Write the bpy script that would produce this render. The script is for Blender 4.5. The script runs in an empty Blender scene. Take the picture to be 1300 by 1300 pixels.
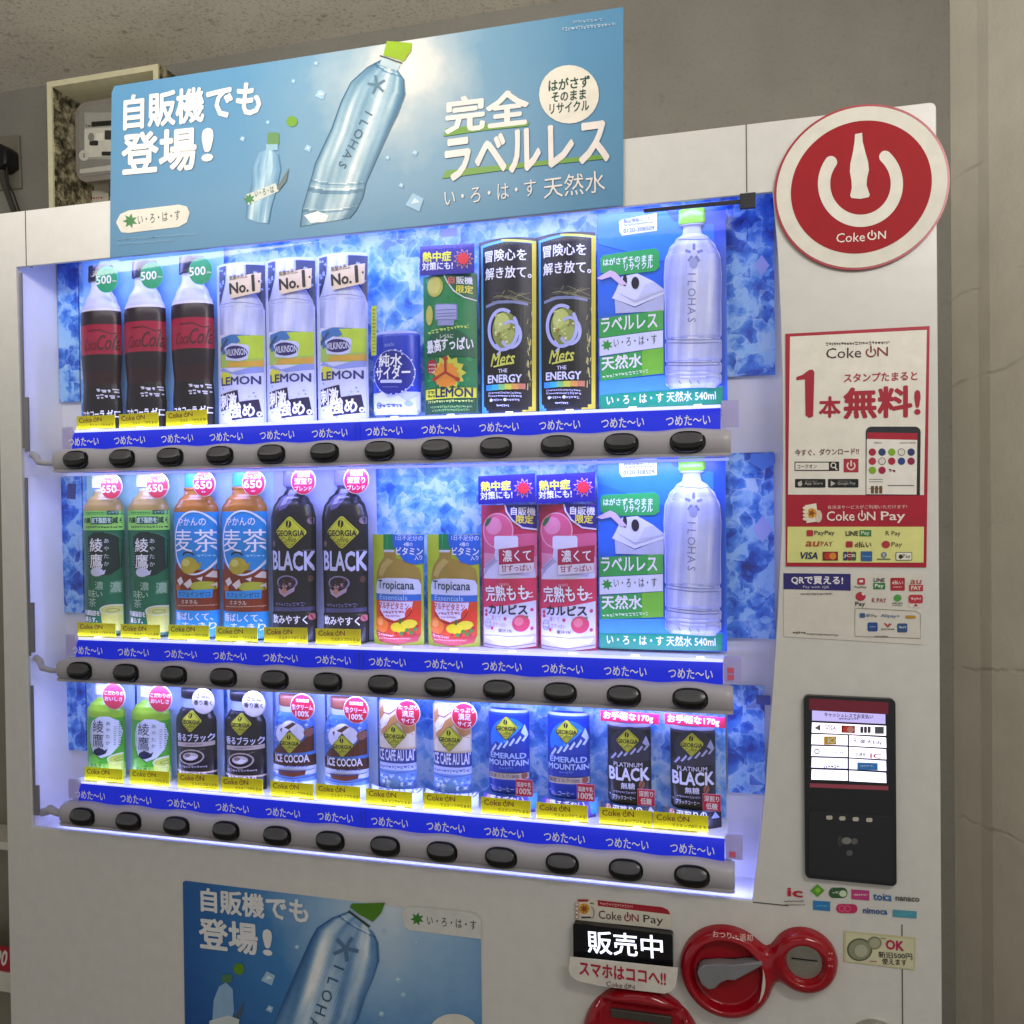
import bpy, bmesh, math, random
from mathutils import Vector, Matrix
from mathutils.geometry import tessellate_polygon
random.seed(7)
SC = bpy.context.scene
COL = SC.collection
R = math.radians

# ------------------------------------------------------------------ camera
CAMP = Vector((0.96931, -0.95426, 1.4))
YAW, PITCH, ROLL, FPX, HALF = -0.26047, -0.01199, 0.0122, 1100.0, 650.0
def cam_axes():
    cy, sy = math.cos(YAW), math.sin(YAW)
    f = Vector((sy*math.cos(PITCH), cy*math.cos(PITCH), math.sin(PITCH)))
    r = Vector((cy, -sy, 0)); d = f.cross(r)
    c, s = math.cos(ROLL), math.sin(ROLL)
    return c*r + s*d, -s*r + c*d, f
AX, AD, AF = cam_axes()
cd = bpy.data.cameras.new('camera'); cam = bpy.data.objects.new('camera', cd); COL.objects.link(cam)
cd.sensor_width = 36; cd.lens = 36*FPX/(2*HALF); cd.clip_start = .02; cd.clip_end = 60
m = Matrix((AX, -AD, -AF)).transposed().to_4x4(); m.translation = CAMP
cam.matrix_world = m
SC.camera = cam

# ------------------------------------------------------------------ world, lamps, exposure
w = bpy.data.worlds.new('World'); SC.world = w; w.use_nodes = True
bg = w.node_tree.nodes['Background']; bg.inputs[0].default_value = (1.0, .985, .95, 1); bg.inputs[1].default_value = .41
def area(name, loc, target, sx, sy, power, col):
    l = bpy.data.lights.new(name, 'AREA'); l.shape = 'RECTANGLE'; l.size = sx; l.size_y = sy; l.energy = power; l.color = col
    o = bpy.data.objects.new(name, l); COL.objects.link(o); o.location = loc
    o.rotation_euler = (Vector(target)-Vector(loc)).to_track_quat('-Z', 'Y').to_euler()
    return o
area('ceiling_or_fill_lamp', (1.75, -1.25, 2.30), (1.0, 0, 1.2), 1.2, .22, 2.9, (1, .975, .93))
area('ceiling_or_fill_lamp', (.35, -1.75, 2.34), (.5, 0, 1.2), 1.2, .22, 1.9, (1, .975, .93))
area('ceiling_or_fill_lamp', (.2, -.5, 1.95), (.1, .2, 2.4), 1.0, .2, 6, (1, .96, .89))  # added upward fill light that washes the ceiling and back wall
area('ceiling_or_fill_lamp', (1.5, -.9, 2.0), (1.7, .45, 1.8), .6, .15, 6, (1, .96, .89))  # unseen fill light aimed at the right wall
LED = (.35, .385, 1.0)
SC.view_settings.view_transform = 'Standard'; SC.view_settings.look = 'None'
SC.view_settings.exposure = 0; SC.view_settings.gamma = 1
SC.cycles.use_denoising = True
SC.cycles.max_bounces = 8; SC.cycles.transparent_max_bounces = 12

# ------------------------------------------------------------------ materials
def lin(h):
    h = h.lstrip('#'); v = [int(h[i:i+2], 16)/255 for i in (0, 2, 4)]
    return tuple(c/12.92 if c <= .04045 else ((c+.055)/1.055)**2.4 for c in v)
MATS = {}
def new_mat(name):
    mt = bpy.data.materials.new(name); mt.use_nodes = True
    nt = mt.node_tree
    return mt, nt, nt.nodes['Principled BSDF']
def link(nt, a, b): nt.links.new(a, b)
def pos_node(nt, scale):
    g = nt.nodes.new('ShaderNodeNewGeometry'); v = nt.nodes.new('ShaderNodeVectorMath'); v.operation = 'SCALE'
    v.inputs[3].default_value = scale; link(nt, g.outputs['Position'], v.inputs[0]); return v.outputs[0]
def noise(nt, vec, scale, detail=4, rough=.6):
    n = nt.nodes.new('ShaderNodeTexNoise'); n.inputs['Scale'].default_value = scale
    n.inputs['Detail'].default_value = detail; n.inputs['Roughness'].default_value = rough
    link(nt, vec, n.inputs['Vector']); return n
def ramp(nt, fac, stops):
    r = nt.nodes.new('ShaderNodeValToRGB'); e = r.color_ramp.elements
    while len(e) < len(stops): e.new(.5)
    for i, (p, c) in enumerate(stops):
        e[i].position = p; c = lin(c) if isinstance(c, str) else c; e[i].color = (*c[:3], 1)
    link(nt, fac, r.inputs[0]); return r.outputs[0]
def ink(h, rough=.42, metal=0.0, var=.06, bump=0):
    """a printed / painted colour with a little procedural unevenness"""
    key = (h, rough, metal, var, bump)
    if key in MATS: return MATS[key]
    mt, nt, b = new_mat('ink_'+h.lstrip('#')); c = lin(h)
    n = noise(nt, pos_node(nt, 1), 55, 3)
    lo = tuple(max(0, x*(1-var)) for x in c); hi = tuple(min(1, x*(1+var)) for x in c)
    link(nt, ramp(nt, n.outputs['Fac'], [(.3, lo), (.7, hi)]), b.inputs['Base Color'])
    b.inputs['Roughness'].default_value = rough; b.inputs['Metallic'].default_value = metal
    if bump:
        n2 = noise(nt, pos_node(nt, 1), 900, 2); bp = nt.nodes.new('ShaderNodeBump'); bp.inputs['Strength'].default_value = bump
        bp.inputs['Distance'].default_value = .001
        link(nt, n2.outputs['Fac'], bp.inputs['Height']); link(nt, bp.outputs[0], b.inputs['Normal'])
    MATS[key] = mt; return mt
def glow(h, strength):
    key = ('glow', h, strength)
    if key in MATS: return MATS[key]
    mt, nt, b = new_mat('lit_'+h.lstrip('#')); c = lin(h)
    b.inputs['Base Color'].default_value = (*c, 1); b.inputs['Emission Color'].default_value = (*c, 1)
    b.inputs['Emission Strength'].default_value = strength; MATS[key] = mt; return mt
def concrete(name, a, bcol, scale=9, speck=.5, bump=.25):
    mt, nt, b = new_mat(name); p = pos_node(nt, 1)
    n1 = noise(nt, p, scale, 6, .62); n2 = noise(nt, p, 140, 3, .6); n3 = noise(nt, p, 32, 2)
    base = ramp(nt, n1.outputs['Fac'], [(.3, a), (.7, bcol)])
    mix = nt.nodes.new('ShaderNodeMix'); mix.data_type = 'RGBA'; mix.blend_type = 'MULTIPLY'; mix.inputs[0].default_value = speck
    link(nt, base, mix.inputs[6])
    link(nt, ramp(nt, n2.outputs['Fac'], [(.32, '#6a655a'), (.47, '#ffffff')]), mix.inputs[7])
    mix2 = nt.nodes.new('ShaderNodeMix'); mix2.data_type = 'RGBA'; mix2.blend_type = 'MULTIPLY'; mix2.inputs[0].default_value = speck
    link(nt, mix.outputs[2], mix2.inputs[6]); link(nt, ramp(nt, n3.outputs['Fac'], [(.27, '#544e44'), (.36, '#ffffff')]), mix2.inputs[7])
    link(nt, mix2.outputs[2], b.inputs['Base Color']); b.inputs['Roughness'].default_value = .9
    bp = nt.nodes.new('ShaderNodeBump'); bp.inputs['Strength'].default_value = bump; bp.inputs['Distance'].default_value = .004
    link(nt, n2.outputs['Fac'], bp.inputs['Height']); link(nt, bp.outputs[0], b.inputs['Normal'])
    return mt
def plaster_wall():
    """rough plastered wall with long wandering hairline folds at a few heights"""
    mt, nt, b = new_mat('plaster_wall'); p = pos_node(nt, 1)
    n1 = noise(nt, p, 5, 6, .6); n2 = noise(nt, p, 160, 3)
    base = ramp(nt, n1.outputs['Fac'], [(.28, '#d0cabc'), (.72, '#e2dccd')])
    sep = nt.nodes.new('ShaderNodeSeparateXYZ'); link(nt, p, sep.inputs[0])
    wob = noise(nt, p, 6, 4); last = None
    def mth(op, a, bb, c=None):
        n = nt.nodes.new('ShaderNodeMath'); n.operation = op
        for i, v in enumerate((a, bb, c)):
            if v is None: continue
            if isinstance(v, (int, float)): n.inputs[i].default_value = v
            else: link(nt, v, n.inputs[i])
        return n.outputs[0]
    zz = mth('ADD', sep.outputs[2], mth('MULTIPLY', wob.outputs['Fac'], .06))
    zz = mth('ADD', zz, mth('MULTIPLY', sep.outputs[1], .12))
    for z0 in (2.02, 1.81, 1.655, 1.40, 1.155, .885):
        d = mth('ABSOLUTE', mth('SUBTRACT', zz, z0+.06), 0)
        v = mth('SUBTRACT', 1, mth('DIVIDE', d, .0045))
        v = mth('MAXIMUM', v, 0)
        last = v if last is None else mth('MAXIMUM', last, v)
    patch = noise(nt, p, 11, 2)
    last = mth('MULTIPLY', last, ramp(nt, patch.outputs['Fac'], [(.47, (0, 0, 0)), (.62, (1, 1, 1))]))
    mix = nt.nodes.new('ShaderNodeMix'); mix.data_type = 'RGBA'
    link(nt, mth('MULTIPLY', last, .22), mix.inputs[0]); link(nt, base, mix.inputs[6]); mix.inputs[7].default_value = (*lin('#4a4438'), 1)
    link(nt, mix.outputs[2], b.inputs['Base Color']); b.inputs['Roughness'].default_value = .85
    bp = nt.nodes.new('ShaderNodeBump'); bp.inputs['Strength'].default_value = .35; bp.inputs['Distance'].default_value = .004
    link(nt, mth('SUBTRACT', mth('ADD', mth('MULTIPLY', n2.outputs['Fac'], .3), mth('MULTIPLY', n1.outputs['Fac'], 3)), last), bp.inputs['Height'])
    link(nt, bp.outputs[0], b.inputs['Normal'])
    return mt
def ice(name, stops, scale=1.0):
    """a print of crushed ice: sharp facets, pale edges"""
    mt, nt, b = new_mat(name); p = pos_node(nt, scale)
    wn = noise(nt, p, 26, 2); add = nt.nodes.new('ShaderNodeVectorMath'); add.operation = 'MULTIPLY_ADD'
    link(nt, wn.outputs['Color'], add.inputs[0]); add.inputs[1].default_value = (.016,)*3; link(nt, p, add.inputs[2])
    def mth(op, a, b_, c=None):
        n = nt.nodes.new('ShaderNodeMath'); n.operation = op
        for i_, v in enumerate((a, b_, c)):
            if v is None: continue
            if isinstance(v, (int, float)): n.inputs[i_].default_value = v
            else: link(nt, v, n.inputs[i_])
        return n.outputs[0]
    def cells(sc, feat='F1'):
        v = nt.nodes.new('ShaderNodeTexVoronoi'); v.distance = 'MANHATTAN'; v.feature = feat; v.inputs['Scale'].default_value = sc; link(nt, add.outputs[0], v.inputs['Vector'])
        q = nt.nodes.new('ShaderNodeSeparateColor'); link(nt, v.outputs['Color'], q.inputs[0]); return v.outputs['Distance'], q.outputs[0]
    d1, c1 = cells(30); d2, c2 = cells(75); d3, c3 = cells(30, 'F2')
    n2 = noise(nt, add.outputs[0], 60, 6, .75)
    val = mth('ADD', mth('MULTIPLY', c1, .34), mth('MULTIPLY', c2, .22))
    val = mth('ADD', val, mth('MULTIPLY', d1, .30)); val = mth('ADD', val, mth('MULTIPLY', n2.outputs['Fac'], .62))
    base = ramp(nt, val, stops)
    ve = nt.nodes.new('ShaderNodeTexVoronoi'); ve.feature = 'DISTANCE_TO_EDGE'; ve.inputs['Scale'].default_value = 32; link(nt, add.outputs[0], ve.inputs['Vector'])
    gap = mth('SUBTRACT', d3, d1)
    e1 = ramp(nt, gap, [(.0, (.75,)*3), (.05, (.12,)*3), (.16, (0, 0, 0))])
    e1 = mth('MULTIPLY', e1, ramp(nt, noise(nt, p, 18, 2).outputs['Fac'], [(.42, (0, 0, 0)), (.6, (1, 1, 1))]))
    mix = nt.nodes.new('ShaderNodeMix'); mix.data_type = 'RGBA'; link(nt, base, mix.inputs[6])
    link(nt, e1, mix.inputs[0]); mix.inputs[7].default_value = (*lin('#cfe6ff'), 1)
    link(nt, mix.outputs[2], b.inputs['Base Color']); b.inputs['Roughness'].default_value = .4
    return mt
def printed_sky(name, cx, cz, rad, stops):
    """poster print: a radial blend of ink round a printed sun"""
    mt, nt, b = new_mat(name); g = nt.nodes.new('ShaderNodeNewGeometry'); d = nt.nodes.new('ShaderNodeVectorMath'); d.operation = 'DISTANCE'
    mlt = nt.nodes.new('ShaderNodeVectorMath'); mlt.operation = 'MULTIPLY'; mlt.inputs[1].default_value = (1, 0, 1)
    link(nt, g.outputs['Position'], mlt.inputs[0]); link(nt, mlt.outputs[0], d.inputs[0]); d.inputs[1].default_value = (cx, 0, cz)
    mm = nt.nodes.new('ShaderNodeMath'); mm.operation = 'DIVIDE'; link(nt, d.outputs['Value'], mm.inputs[0]); mm.inputs[1].default_value = rad
    n = noise(nt, pos_node(nt, 1), 14, 4); ad = nt.nodes.new('ShaderNodeMath'); ad.operation = 'MULTIPLY_ADD'
    link(nt, n.outputs['Fac'], ad.inputs[0]); ad.inputs[1].default_value = .22; link(nt, mm.outputs[0], ad.inputs[2])
    link(nt, ramp(nt, ad.outputs[0], stops), b.inputs['Base Color']); b.inputs['Roughness'].default_value = .4
    return mt
def granite():
    mt, nt, b = new_mat('exposed_aggregate'); p = pos_node(nt, 1)
    n1 = noise(nt, p, 42, 6, .75); n2 = noise(nt, p, 9, 3)
    mm = nt.nodes.new('ShaderNodeMath'); mm.operation = 'MULTIPLY_ADD'; link(nt, n2.outputs['Fac'], mm.inputs[0]); mm.inputs[1].default_value = .3
    link(nt, n1.outputs['Fac'], mm.inputs[2])
    link(nt, ramp(nt, mm.outputs[0], [(.5, '#1c1912'), (.6, '#4e4836'), (.68, '#8f866a'), (.8, '#cfc7a6')]), b.inputs['Base Color']); b.inputs['Roughness'].default_value = .85
    return mt
def pane_mat():
    mt = bpy.data.materials.new('clear_acrylic'); mt.use_nodes = True; nt = mt.node_tree; nt.nodes.clear()
    o = nt.nodes.new('ShaderNodeOutputMaterial'); t = nt.nodes.new('ShaderNodeBsdfTransparent'); g = nt.nodes.new('ShaderNodeBsdfGlossy')
    lw = nt.nodes.new('ShaderNodeLayerWeight'); pw = nt.nodes.new('ShaderNodeMath'); pw.operation = 'POWER'; pw.inputs[1].default_value = 5
    link(nt, lw.outputs['Facing'], pw.inputs[0]); f = nt.nodes.new('ShaderNodeMath'); f.operation = 'MULTIPLY_ADD'; f.inputs[1].default_value = .8; f.inputs[2].default_value = .03
    link(nt, pw.outputs[0], f.inputs[0]); x = nt.nodes.new('ShaderNodeMixShader')
    g.inputs['Roughness'].default_value = .03; t.inputs[0].default_value = (.985, .985, 1, 1)
    n = noise(nt, pos_node(nt, 1), 6, 2); bp = nt.nodes.new('ShaderNodeBump'); bp.inputs['Strength'].default_value = .05
    link(nt, n.outputs['Fac'], bp.inputs['Height']); link(nt, bp.outputs[0], g.inputs['Normal'])
    link(nt, f.outputs[0], x.inputs[0]); link(nt, t.outputs[0], x.inputs[1]); link(nt, g.outputs[0], x.inputs[2]); link(nt, x.outputs[0], o.inputs[0])
    return mt
def thin_sheet(h, tr=.5):
    """a thin tinted sheet that lets the light behind it through"""
    key = ('thin', h, tr)
    if key in MATS: return MATS[key]
    mt, nt, b = new_mat('translucent_'+h.lstrip('#')); c = lin(h); b.inputs['Base Color'].default_value = (*c, 1); b.inputs['Roughness'].default_value = .4
    n = noise(nt, pos_node(nt, 1), 60, 2); link(nt, ramp(nt, n.outputs['Fac'], [(.3, tuple(x*.95 for x in c)), (.7, c)]), b.inputs['Base Color'])
    t = nt.nodes.new('ShaderNodeBsdfTranslucent'); t.inputs[0].default_value = (*c, 1); x = nt.nodes.new('ShaderNodeMixShader'); x.inputs[0].default_value = tr
    link(nt, b.outputs[0], x.inputs[1]); link(nt, t.outputs[0], x.inputs[2]); link(nt, x.outputs[0], nt.nodes['Material Output'].inputs[0]); MATS[key] = mt
    return mt
WHITE = '#f3f3f6'
PAINT = ink('#d2d0cb', .30, 0, .035, .05)
INNER = ink('#eeeef2', .5, 0, .02)
RAILM = ink('#aaa6ac', .36, 0, .03)
BLACKP = ink('#08080a', .16, 0, .1)
REDP = ink('#96081a', .13, 0, .05)
STEEL = ink('#b9b7ae', .3, 1.0, .15)

# ------------------------------------------------------------------ objects
def props(o, label=None, cat=None, group=None, kind=None):
    if label: o['label'] = label
    if cat: o['category'] = cat
    if group: o['group'] = group
    if kind: o['kind'] = kind
    return o
def empty(name, loc, label, cat, group=None):
    o = bpy.data.objects.new(name, None); o.empty_display_size = .02; COL.objects.link(o); o.location = loc
    return props(o, label, cat, group)
def link_mesh(name, me, parent=None, loc=(0, 0, 0)):
    o = bpy.data.objects.new(name, me); COL.objects.link(o); o.location = loc
    if parent: o.parent = parent
    return o
def obj(name, bm, mats, parent=None, loc=(0, 0, 0), smooth=None, bevel=None):
    """bm is in the coordinates of its parent (or of loc)"""
    bmesh.ops.recalc_face_normals(bm, faces=bm.faces[:])
    me = bpy.data.meshes.new(name); bm.to_mesh(me); bm.free()
    for mt in (mats if isinstance(mats, (list, tuple)) else [mats]): me.materials.append(mt)
    if smooth is not None: me.shade_smooth(); me.set_sharp_from_angle(angle=R(smooth))
    o = link_mesh(name, me, parent, loc)
    if bevel:
        md = o.modifiers.new('bevel', 'BEVEL'); md.width = bevel; md.segments = 3; md.limit_method = 'ANGLE'; md.angle_limit = R(35)
        me.shade_smooth(); me.set_sharp_from_angle(angle=R(40))
    return o
def copy_tree(o, loc, label=None, group=None):
    c = o.copy(); COL.objects.link(c); c.location = loc
    if label: c['label'] = label
    if group: c['group'] = group
    for ch in list(o.children):
        k = ch.copy(); COL.objects.link(k); k.parent = c
        for g in list(ch.children):
            l = g.copy(); COL.objects.link(l); l.parent = k
    return c
def box(bm, x0, y0, z0, x1, y1, z1, mi=0):
    v = [bm.verts.new((x, y, z)) for x in (x0, x1) for y in (y0, y1) for z in (z0, z1)]
    for f in ((0, 1, 3, 2), (4, 6, 7, 5), (0, 4, 5, 1), (2, 3, 7, 6), (0, 2, 6, 4), (1, 5, 7, 3)):
        bm.faces.new([v[i] for i in f]).material_index = mi
def BOX(*a):
    bm = bmesh.new(); box(bm, *a); return bm
def plate(bm, loops, y0, y1, mi=0):
    """a plate in the XZ plane between depths y0 (front) and y1; loops[0] outer, others holes"""
    vec = [[Vector((p[0], p[1], 0)) for p in L] for L in loops]
    tris = tessellate_polygon(vec); flat = [p for L in loops for p in L]
    fr = [bm.verts.new((p[0], y0, p[1])) for p in flat]; bk = [bm.verts.new((p[0], y1, p[1])) for p in flat]
    for t in tris:
        try:
            bm.faces.new([fr[i] for i in t]).material_index = mi; bm.faces.new([bk[i] for i in reversed(t)]).material_index = mi
        except ValueError: pass
    k = 0
    for L in loops:
        n = len(L)
        for i in range(n):
            j = (i+1) % n
            bm.faces.new((fr[k+i], fr[k+j], bk[k+j], bk[k+i])).material_index = mi
        k += n
def PLATE(loops, y0, y1):
    bm = bmesh.new(); plate(bm, loops, y0, y1); return bm
def rrect(x0, z0, x1, z1, r, n=6):
    out = []
    for cx, cz, a in ((x1-r, z1-r, 0), (x0+r, z1-r, 90), (x0+r, z0+r, 180), (x1-r, z0+r, 270)):
        for i in range(n+1):
            t = R(a+90*i/n); out.append((cx+r*math.cos(t), cz+r*math.sin(t)))
    return out
def circ(cx, cz, rx, rz=None, n=48):
    rz = rz or rx
    return [(cx+rx*math.cos(2*math.pi*i/n), cz+rz*math.sin(2*math.pi*i/n)) for i in range(n)]
def tube(bm, pts, rad, n=10, mi=0):
    pts = [Vector(p) for p in pts]; rings = []
    for i, p in enumerate(pts):
        d = (pts[min(i+1, len(pts)-1)]-pts[max(i-1, 0)]).normalized()
        u = d.cross(Vector((0, 0, 1)));  u = u.normalized() if u.length > 1e-4 else Vector((1, 0, 0)); v = d.cross(u)
        r = rad[i] if isinstance(rad, (list, tuple)) else rad
        rings.append([bm.verts.new(p+r*(u*math.cos(2*math.pi*k/n)+v*math.sin(2*math.pi*k/n))) for k in range(n)])
    for a, b in zip(rings, rings[1:]):
        for k in range(n): bm.faces.new((a[k], a[(k+1) % n], b[(k+1) % n], b[k])).material_index = mi
    bm.faces.new(rings[0]).material_index = mi; bm.faces.new(rings[-1]).material_index = mi

# ------------------------------------------------------------------ print: flat artwork laid on the surface of a thing
def at(px, py, y):
    """a measured point of the photograph on the real plane at depth y"""
    d = AX*((px-HALF)/FPX) + AD*((py-HALF)/FPX) + AF
    t = (y-CAMP.y)/d.y
    p = CAMP + d*t
    return p.x, p.z
TEXT = {}
def glyphs(s, b):
    if (s, b) not in TEXT:
        c = bpy.data.curves.new('lettering', 'FONT'); c.body = s; c.resolution_u = 2
        o = bpy.data.objects.new('lettering', c); me = o.to_mesh()
        vs = [(v.co.x, v.co.y) for v in me.vertices]; fs = [tuple(p.vertices) for p in me.polygons]
        o.to_mesh_clear(); bpy.data.objects.remove(o); bpy.data.curves.remove(c)
        xs = [v[0] for v in vs]; ys = [v[1] for v in vs]; x0, x1, y0, y1 = min(xs), max(xs), min(ys), max(ys)
        TEXT[(s, b)] = ([((x-(x0+x1)/2), (y-(y0+y1)/2)) for x, y in vs], fs, x1-x0, y1-y0)
    return TEXT[(s, b)]
CROP = dict(C4=(0, 290, 3.939), C5=(260, 280, 4.064), C6=(500, 270, 3.939), C7=(740, 240, 3.611), C8=(980, 390, 3.825),
            D1=(0, 580, 4.333), D2=(250, 580, 4.193), D3=(450, 580, 3.939), D4=(740, 570, 3.714),
            E1=(0, 840, 4.643), E2=(260, 850, 4.643), E3=(460, 860, 4.333), E4=(700, 860, 4.333),
            F1=(980, 700, 4.0625), F2=(980, 860, 4.0625), F3=(700, 1100, 4.333), F4=(950, 1100, 4.333), F5=(200, 1090, 2.889),
            F6=(0, 1000, 4.335), F7=(0, 60, 4.642), A1=(0, 0, 2.889), A2=(400, 0, 2.889), A3=(850, 0, 2.889),
            G1=(690, 1120, 6.842), G2=(860, 1150, 5.909), G3=(0, 480, 8.125), G4=(0, 940, 9.286), P=(0, 0, 1.0))
class Art:
    """printed shapes drawn in the measuring coordinates of one close-up, laid flat on a plane, then wrapped on a surface"""
    EPS = .00022
    def __init__(s, crop, y, root=(0, 0)):
        s.o, s.y, s.root, s.sh = CROP[crop], y, root, []
    def pt(s, x, y):
        X, Z = at(s.o[0]+x/s.o[2], s.o[1]+y/s.o[2], s.y); return X-s.root[0], Z-s.root[1]
    def raw(s, vs, fs, col, lev): s.sh.append((vs, fs, col, lev)); return s
    def poly(s, pts, col, lev=1):
        vs = [s.pt(*p) for p in pts]
        return s.raw(vs, list(tessellate_polygon([[Vector((a, b, 0)) for a, b in vs]])), col, lev)
    def rect(s, x0, y0, x1, y1, col, lev=1, r=0, sk=0):
        """sk: drop of the right side; r: corner radius"""
        if r: pts = [(x, y+sk*(x-x0)/(x1-x0)) for x, y in rrect(x0, y0, x1, y1, r)]
        else: pts = [(x0, y0), (x1, y0+sk), (x1, y1+sk), (x0, y1)]
        return s.poly(pts, col, lev)
    def ell(s, cx, cy, rx, ry, col, lev=1, n=28): return s.poly(circ(cx, cy, rx, ry, n), col, lev)
    def ring(s, cx, cy, rx, ry, wd, col, lev=1, n=36, a0=0, a1=360):
        k = n+1; o = []; i_ = []
        for q in range(k):
            t = R(a0+(a1-a0)*q/n); o.append(s.pt(cx+rx*math.cos(t), cy+ry*math.sin(t))); i_.append(s.pt(cx+(rx-wd)*math.cos(t), cy+(ry-wd)*math.sin(t)))
        return s.raw(o+i_, [(q, q+1, k+q+1, k+q) for q in range(n)], col, lev)
    def line(s, pts, wd, col, lev=1):
        vs = []; fs = []
        for i, p in enumerate(pts):
            a = pts[max(i-1, 0)]; b = pts[min(i+1, len(pts)-1)]; dx, dy = b[0]-a[0], b[1]-a[1]; L = math.hypot(dx, dy) or 1
            nx, ny = -dy/L*wd/2, dx/L*wd/2
            vs += [s.pt(p[0]+nx, p[1]+ny), s.pt(p[0]-nx, p[1]-ny)]
            if i: fs.append((2*i-2, 2*i-1, 2*i+1, 2*i))
        return s.raw(vs, fs, col, lev)
    def star(s, cx, cy, ro, ri, n, col, lev=1, a0=0):
        return s.poly([(cx+(ro if i % 2 == 0 else ri)*math.cos(R(a0)+math.pi*i/n), cy+(ro if i % 2 == 0 else ri)*math.sin(R(a0)+math.pi*i/n)) for i in range(2*n)], col, lev)
    def diamond(s, cx, cy, rx, ry, col, lev=1, k=.16):
        P = []
        cor = [(cx, cy-ry), (cx+rx, cy), (cx, cy+ry), (cx-rx, cy)]
        for i in range(4):
            c, a, b = cor[i], cor[i-1], cor[(i+1) % 4]
            for q in range(5):
                t = q/4; p0 = (c[0]+(a[0]-c[0])*k, c[1]+(a[1]-c[1])*k); p2 = (c[0]+(b[0]-c[0])*k, c[1]+(b[1]-c[1])*k)
                P.append(tuple((1-t)**2*p0[j]+2*t*(1-t)*c[j]+t*t*p2[j] for j in (0, 1)))
        return s.poly(P, col, lev)
    def txt(s, t, cx, cy, h, col, w=None, lev=3, b=.018, rot=0, shear=0):
        """centre, cap height and width as measured; rot in degrees, counter-clockwise on the object"""
        vs, fs, bw, bh = glyphs(t, 0)
        c = s.pt(cx, cy); k = abs(s.pt(cx, cy+h/2)[1]-s.pt(cx, cy-h/2)[1])/bh
        kx = k if w is None else abs(s.pt(cx+w/2, cy)[0]-s.pt(cx-w/2, cy)[0])/bw
        if rot:                                     # measured tilt less the tilt that perspective alone gives
            X, Y = s.o[0]+cx/s.o[2], s.o[1]+cy/s.o[2]; rot += math.degrees(math.atan((Y-698)/(X+3470)))
        ca, sa = math.cos(R(rot)), math.sin(R(rot)); q = b*.8
        for dx, dy in ([(q*1.25*math.cos(math.pi*i/4), q*1.25*math.sin(math.pi*i/4)) for i in range(8)] if b > .024 else ((-q, -q), (q, -q), (-q, q), (q, q)) if b > .009 else ((0, 0),)):   # heavier weight: the strokes are struck four times
            out = []
            for x, y in vs:
                x, y = (x+dx)*kx+shear*y*k, (y+dy)*k; out.append((c[0]+x*ca-y*sa, c[1]+x*sa+y*ca))
            s.raw(out, fs, col, lev)
        return s
    def micro(s, x0, y0, x1, h, col, lev=3, seed=0, sk=0):
        """a line of print too small to read: broken dashes"""
        rn = random.Random(seed+int(x0*7+y0)); x = x0; vs = []; fs = []
        while x < x1:
            wd = h*rn.uniform(.35, 1.0); a = min(x+wd, x1); yy = y0+sk*(x-x0)/(x1-x0)
            j0, j1 = rn.uniform(0, .35)*h, rn.uniform(.65, 1)*h
            q = [(x, yy+j0), (a, yy+j0), (a, yy+j0+h*.28), (x, yy+j0+h*.28)]; n = len(vs); vs += [s.pt(*p) for p in q]; fs.append((n, n+1, n+2, n+3))
            q = [(x+wd*.3, yy+j1-h*.3), (a, yy+j1-h*.3), (a, yy+j1), (x+wd*.3, yy+j1)]; n = len(vs); vs += [s.pt(*p) for p in q]; fs.append((n, n+1, n+2, n+3))
            x = a+h*rn.uniform(.12, .3)
        return s.raw(vs, fs, col, lev)
    def clear(s, Lf, Rt, tones, lev=2, M=64, N=22, seed=1, ribs=(), hi=.30):
        """a photographed clear bottle: tones run lengthwise between its two outlines, dark at the rims, with ribs and glints"""
        rn = random.Random(seed)
        def along(C, t):
            L = [0]
            for a, b in zip(C, C[1:]): L.append(L[-1]+math.hypot(b[0]-a[0], b[1]-a[1]))
            d = t*L[-1]
            for i in range(len(C)-1):
                if d <= L[i+1] or i == len(C)-2:
                    f = (d-L[i])/((L[i+1]-L[i]) or 1); return C[i][0]+(C[i+1][0]-C[i][0])*f, C[i][1]+(C[i+1][1]-C[i][1])*f
        ph = [rn.uniform(0, 6.28) for _ in range(6)]; P = []; grp = {}; M = int(M*1.5); N = int(N*1.6)
        def mixh(a, b, f): return '#'+''.join('%02x' % round(int(a[i:i+2], 16)*(1-f)+int(b[i:i+2], 16)*f) for i in (1, 3, 5))
        tones = [mixh(a, b, f/3) for a, b in zip(tones, tones[1:]) for f in range(3)]+[tones[-1]]
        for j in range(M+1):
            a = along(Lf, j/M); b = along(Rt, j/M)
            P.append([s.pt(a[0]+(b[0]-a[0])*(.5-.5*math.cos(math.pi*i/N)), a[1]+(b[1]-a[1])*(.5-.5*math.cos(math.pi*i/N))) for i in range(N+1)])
        flat = [q for r in P for q in r]; K = len(tones)
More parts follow.
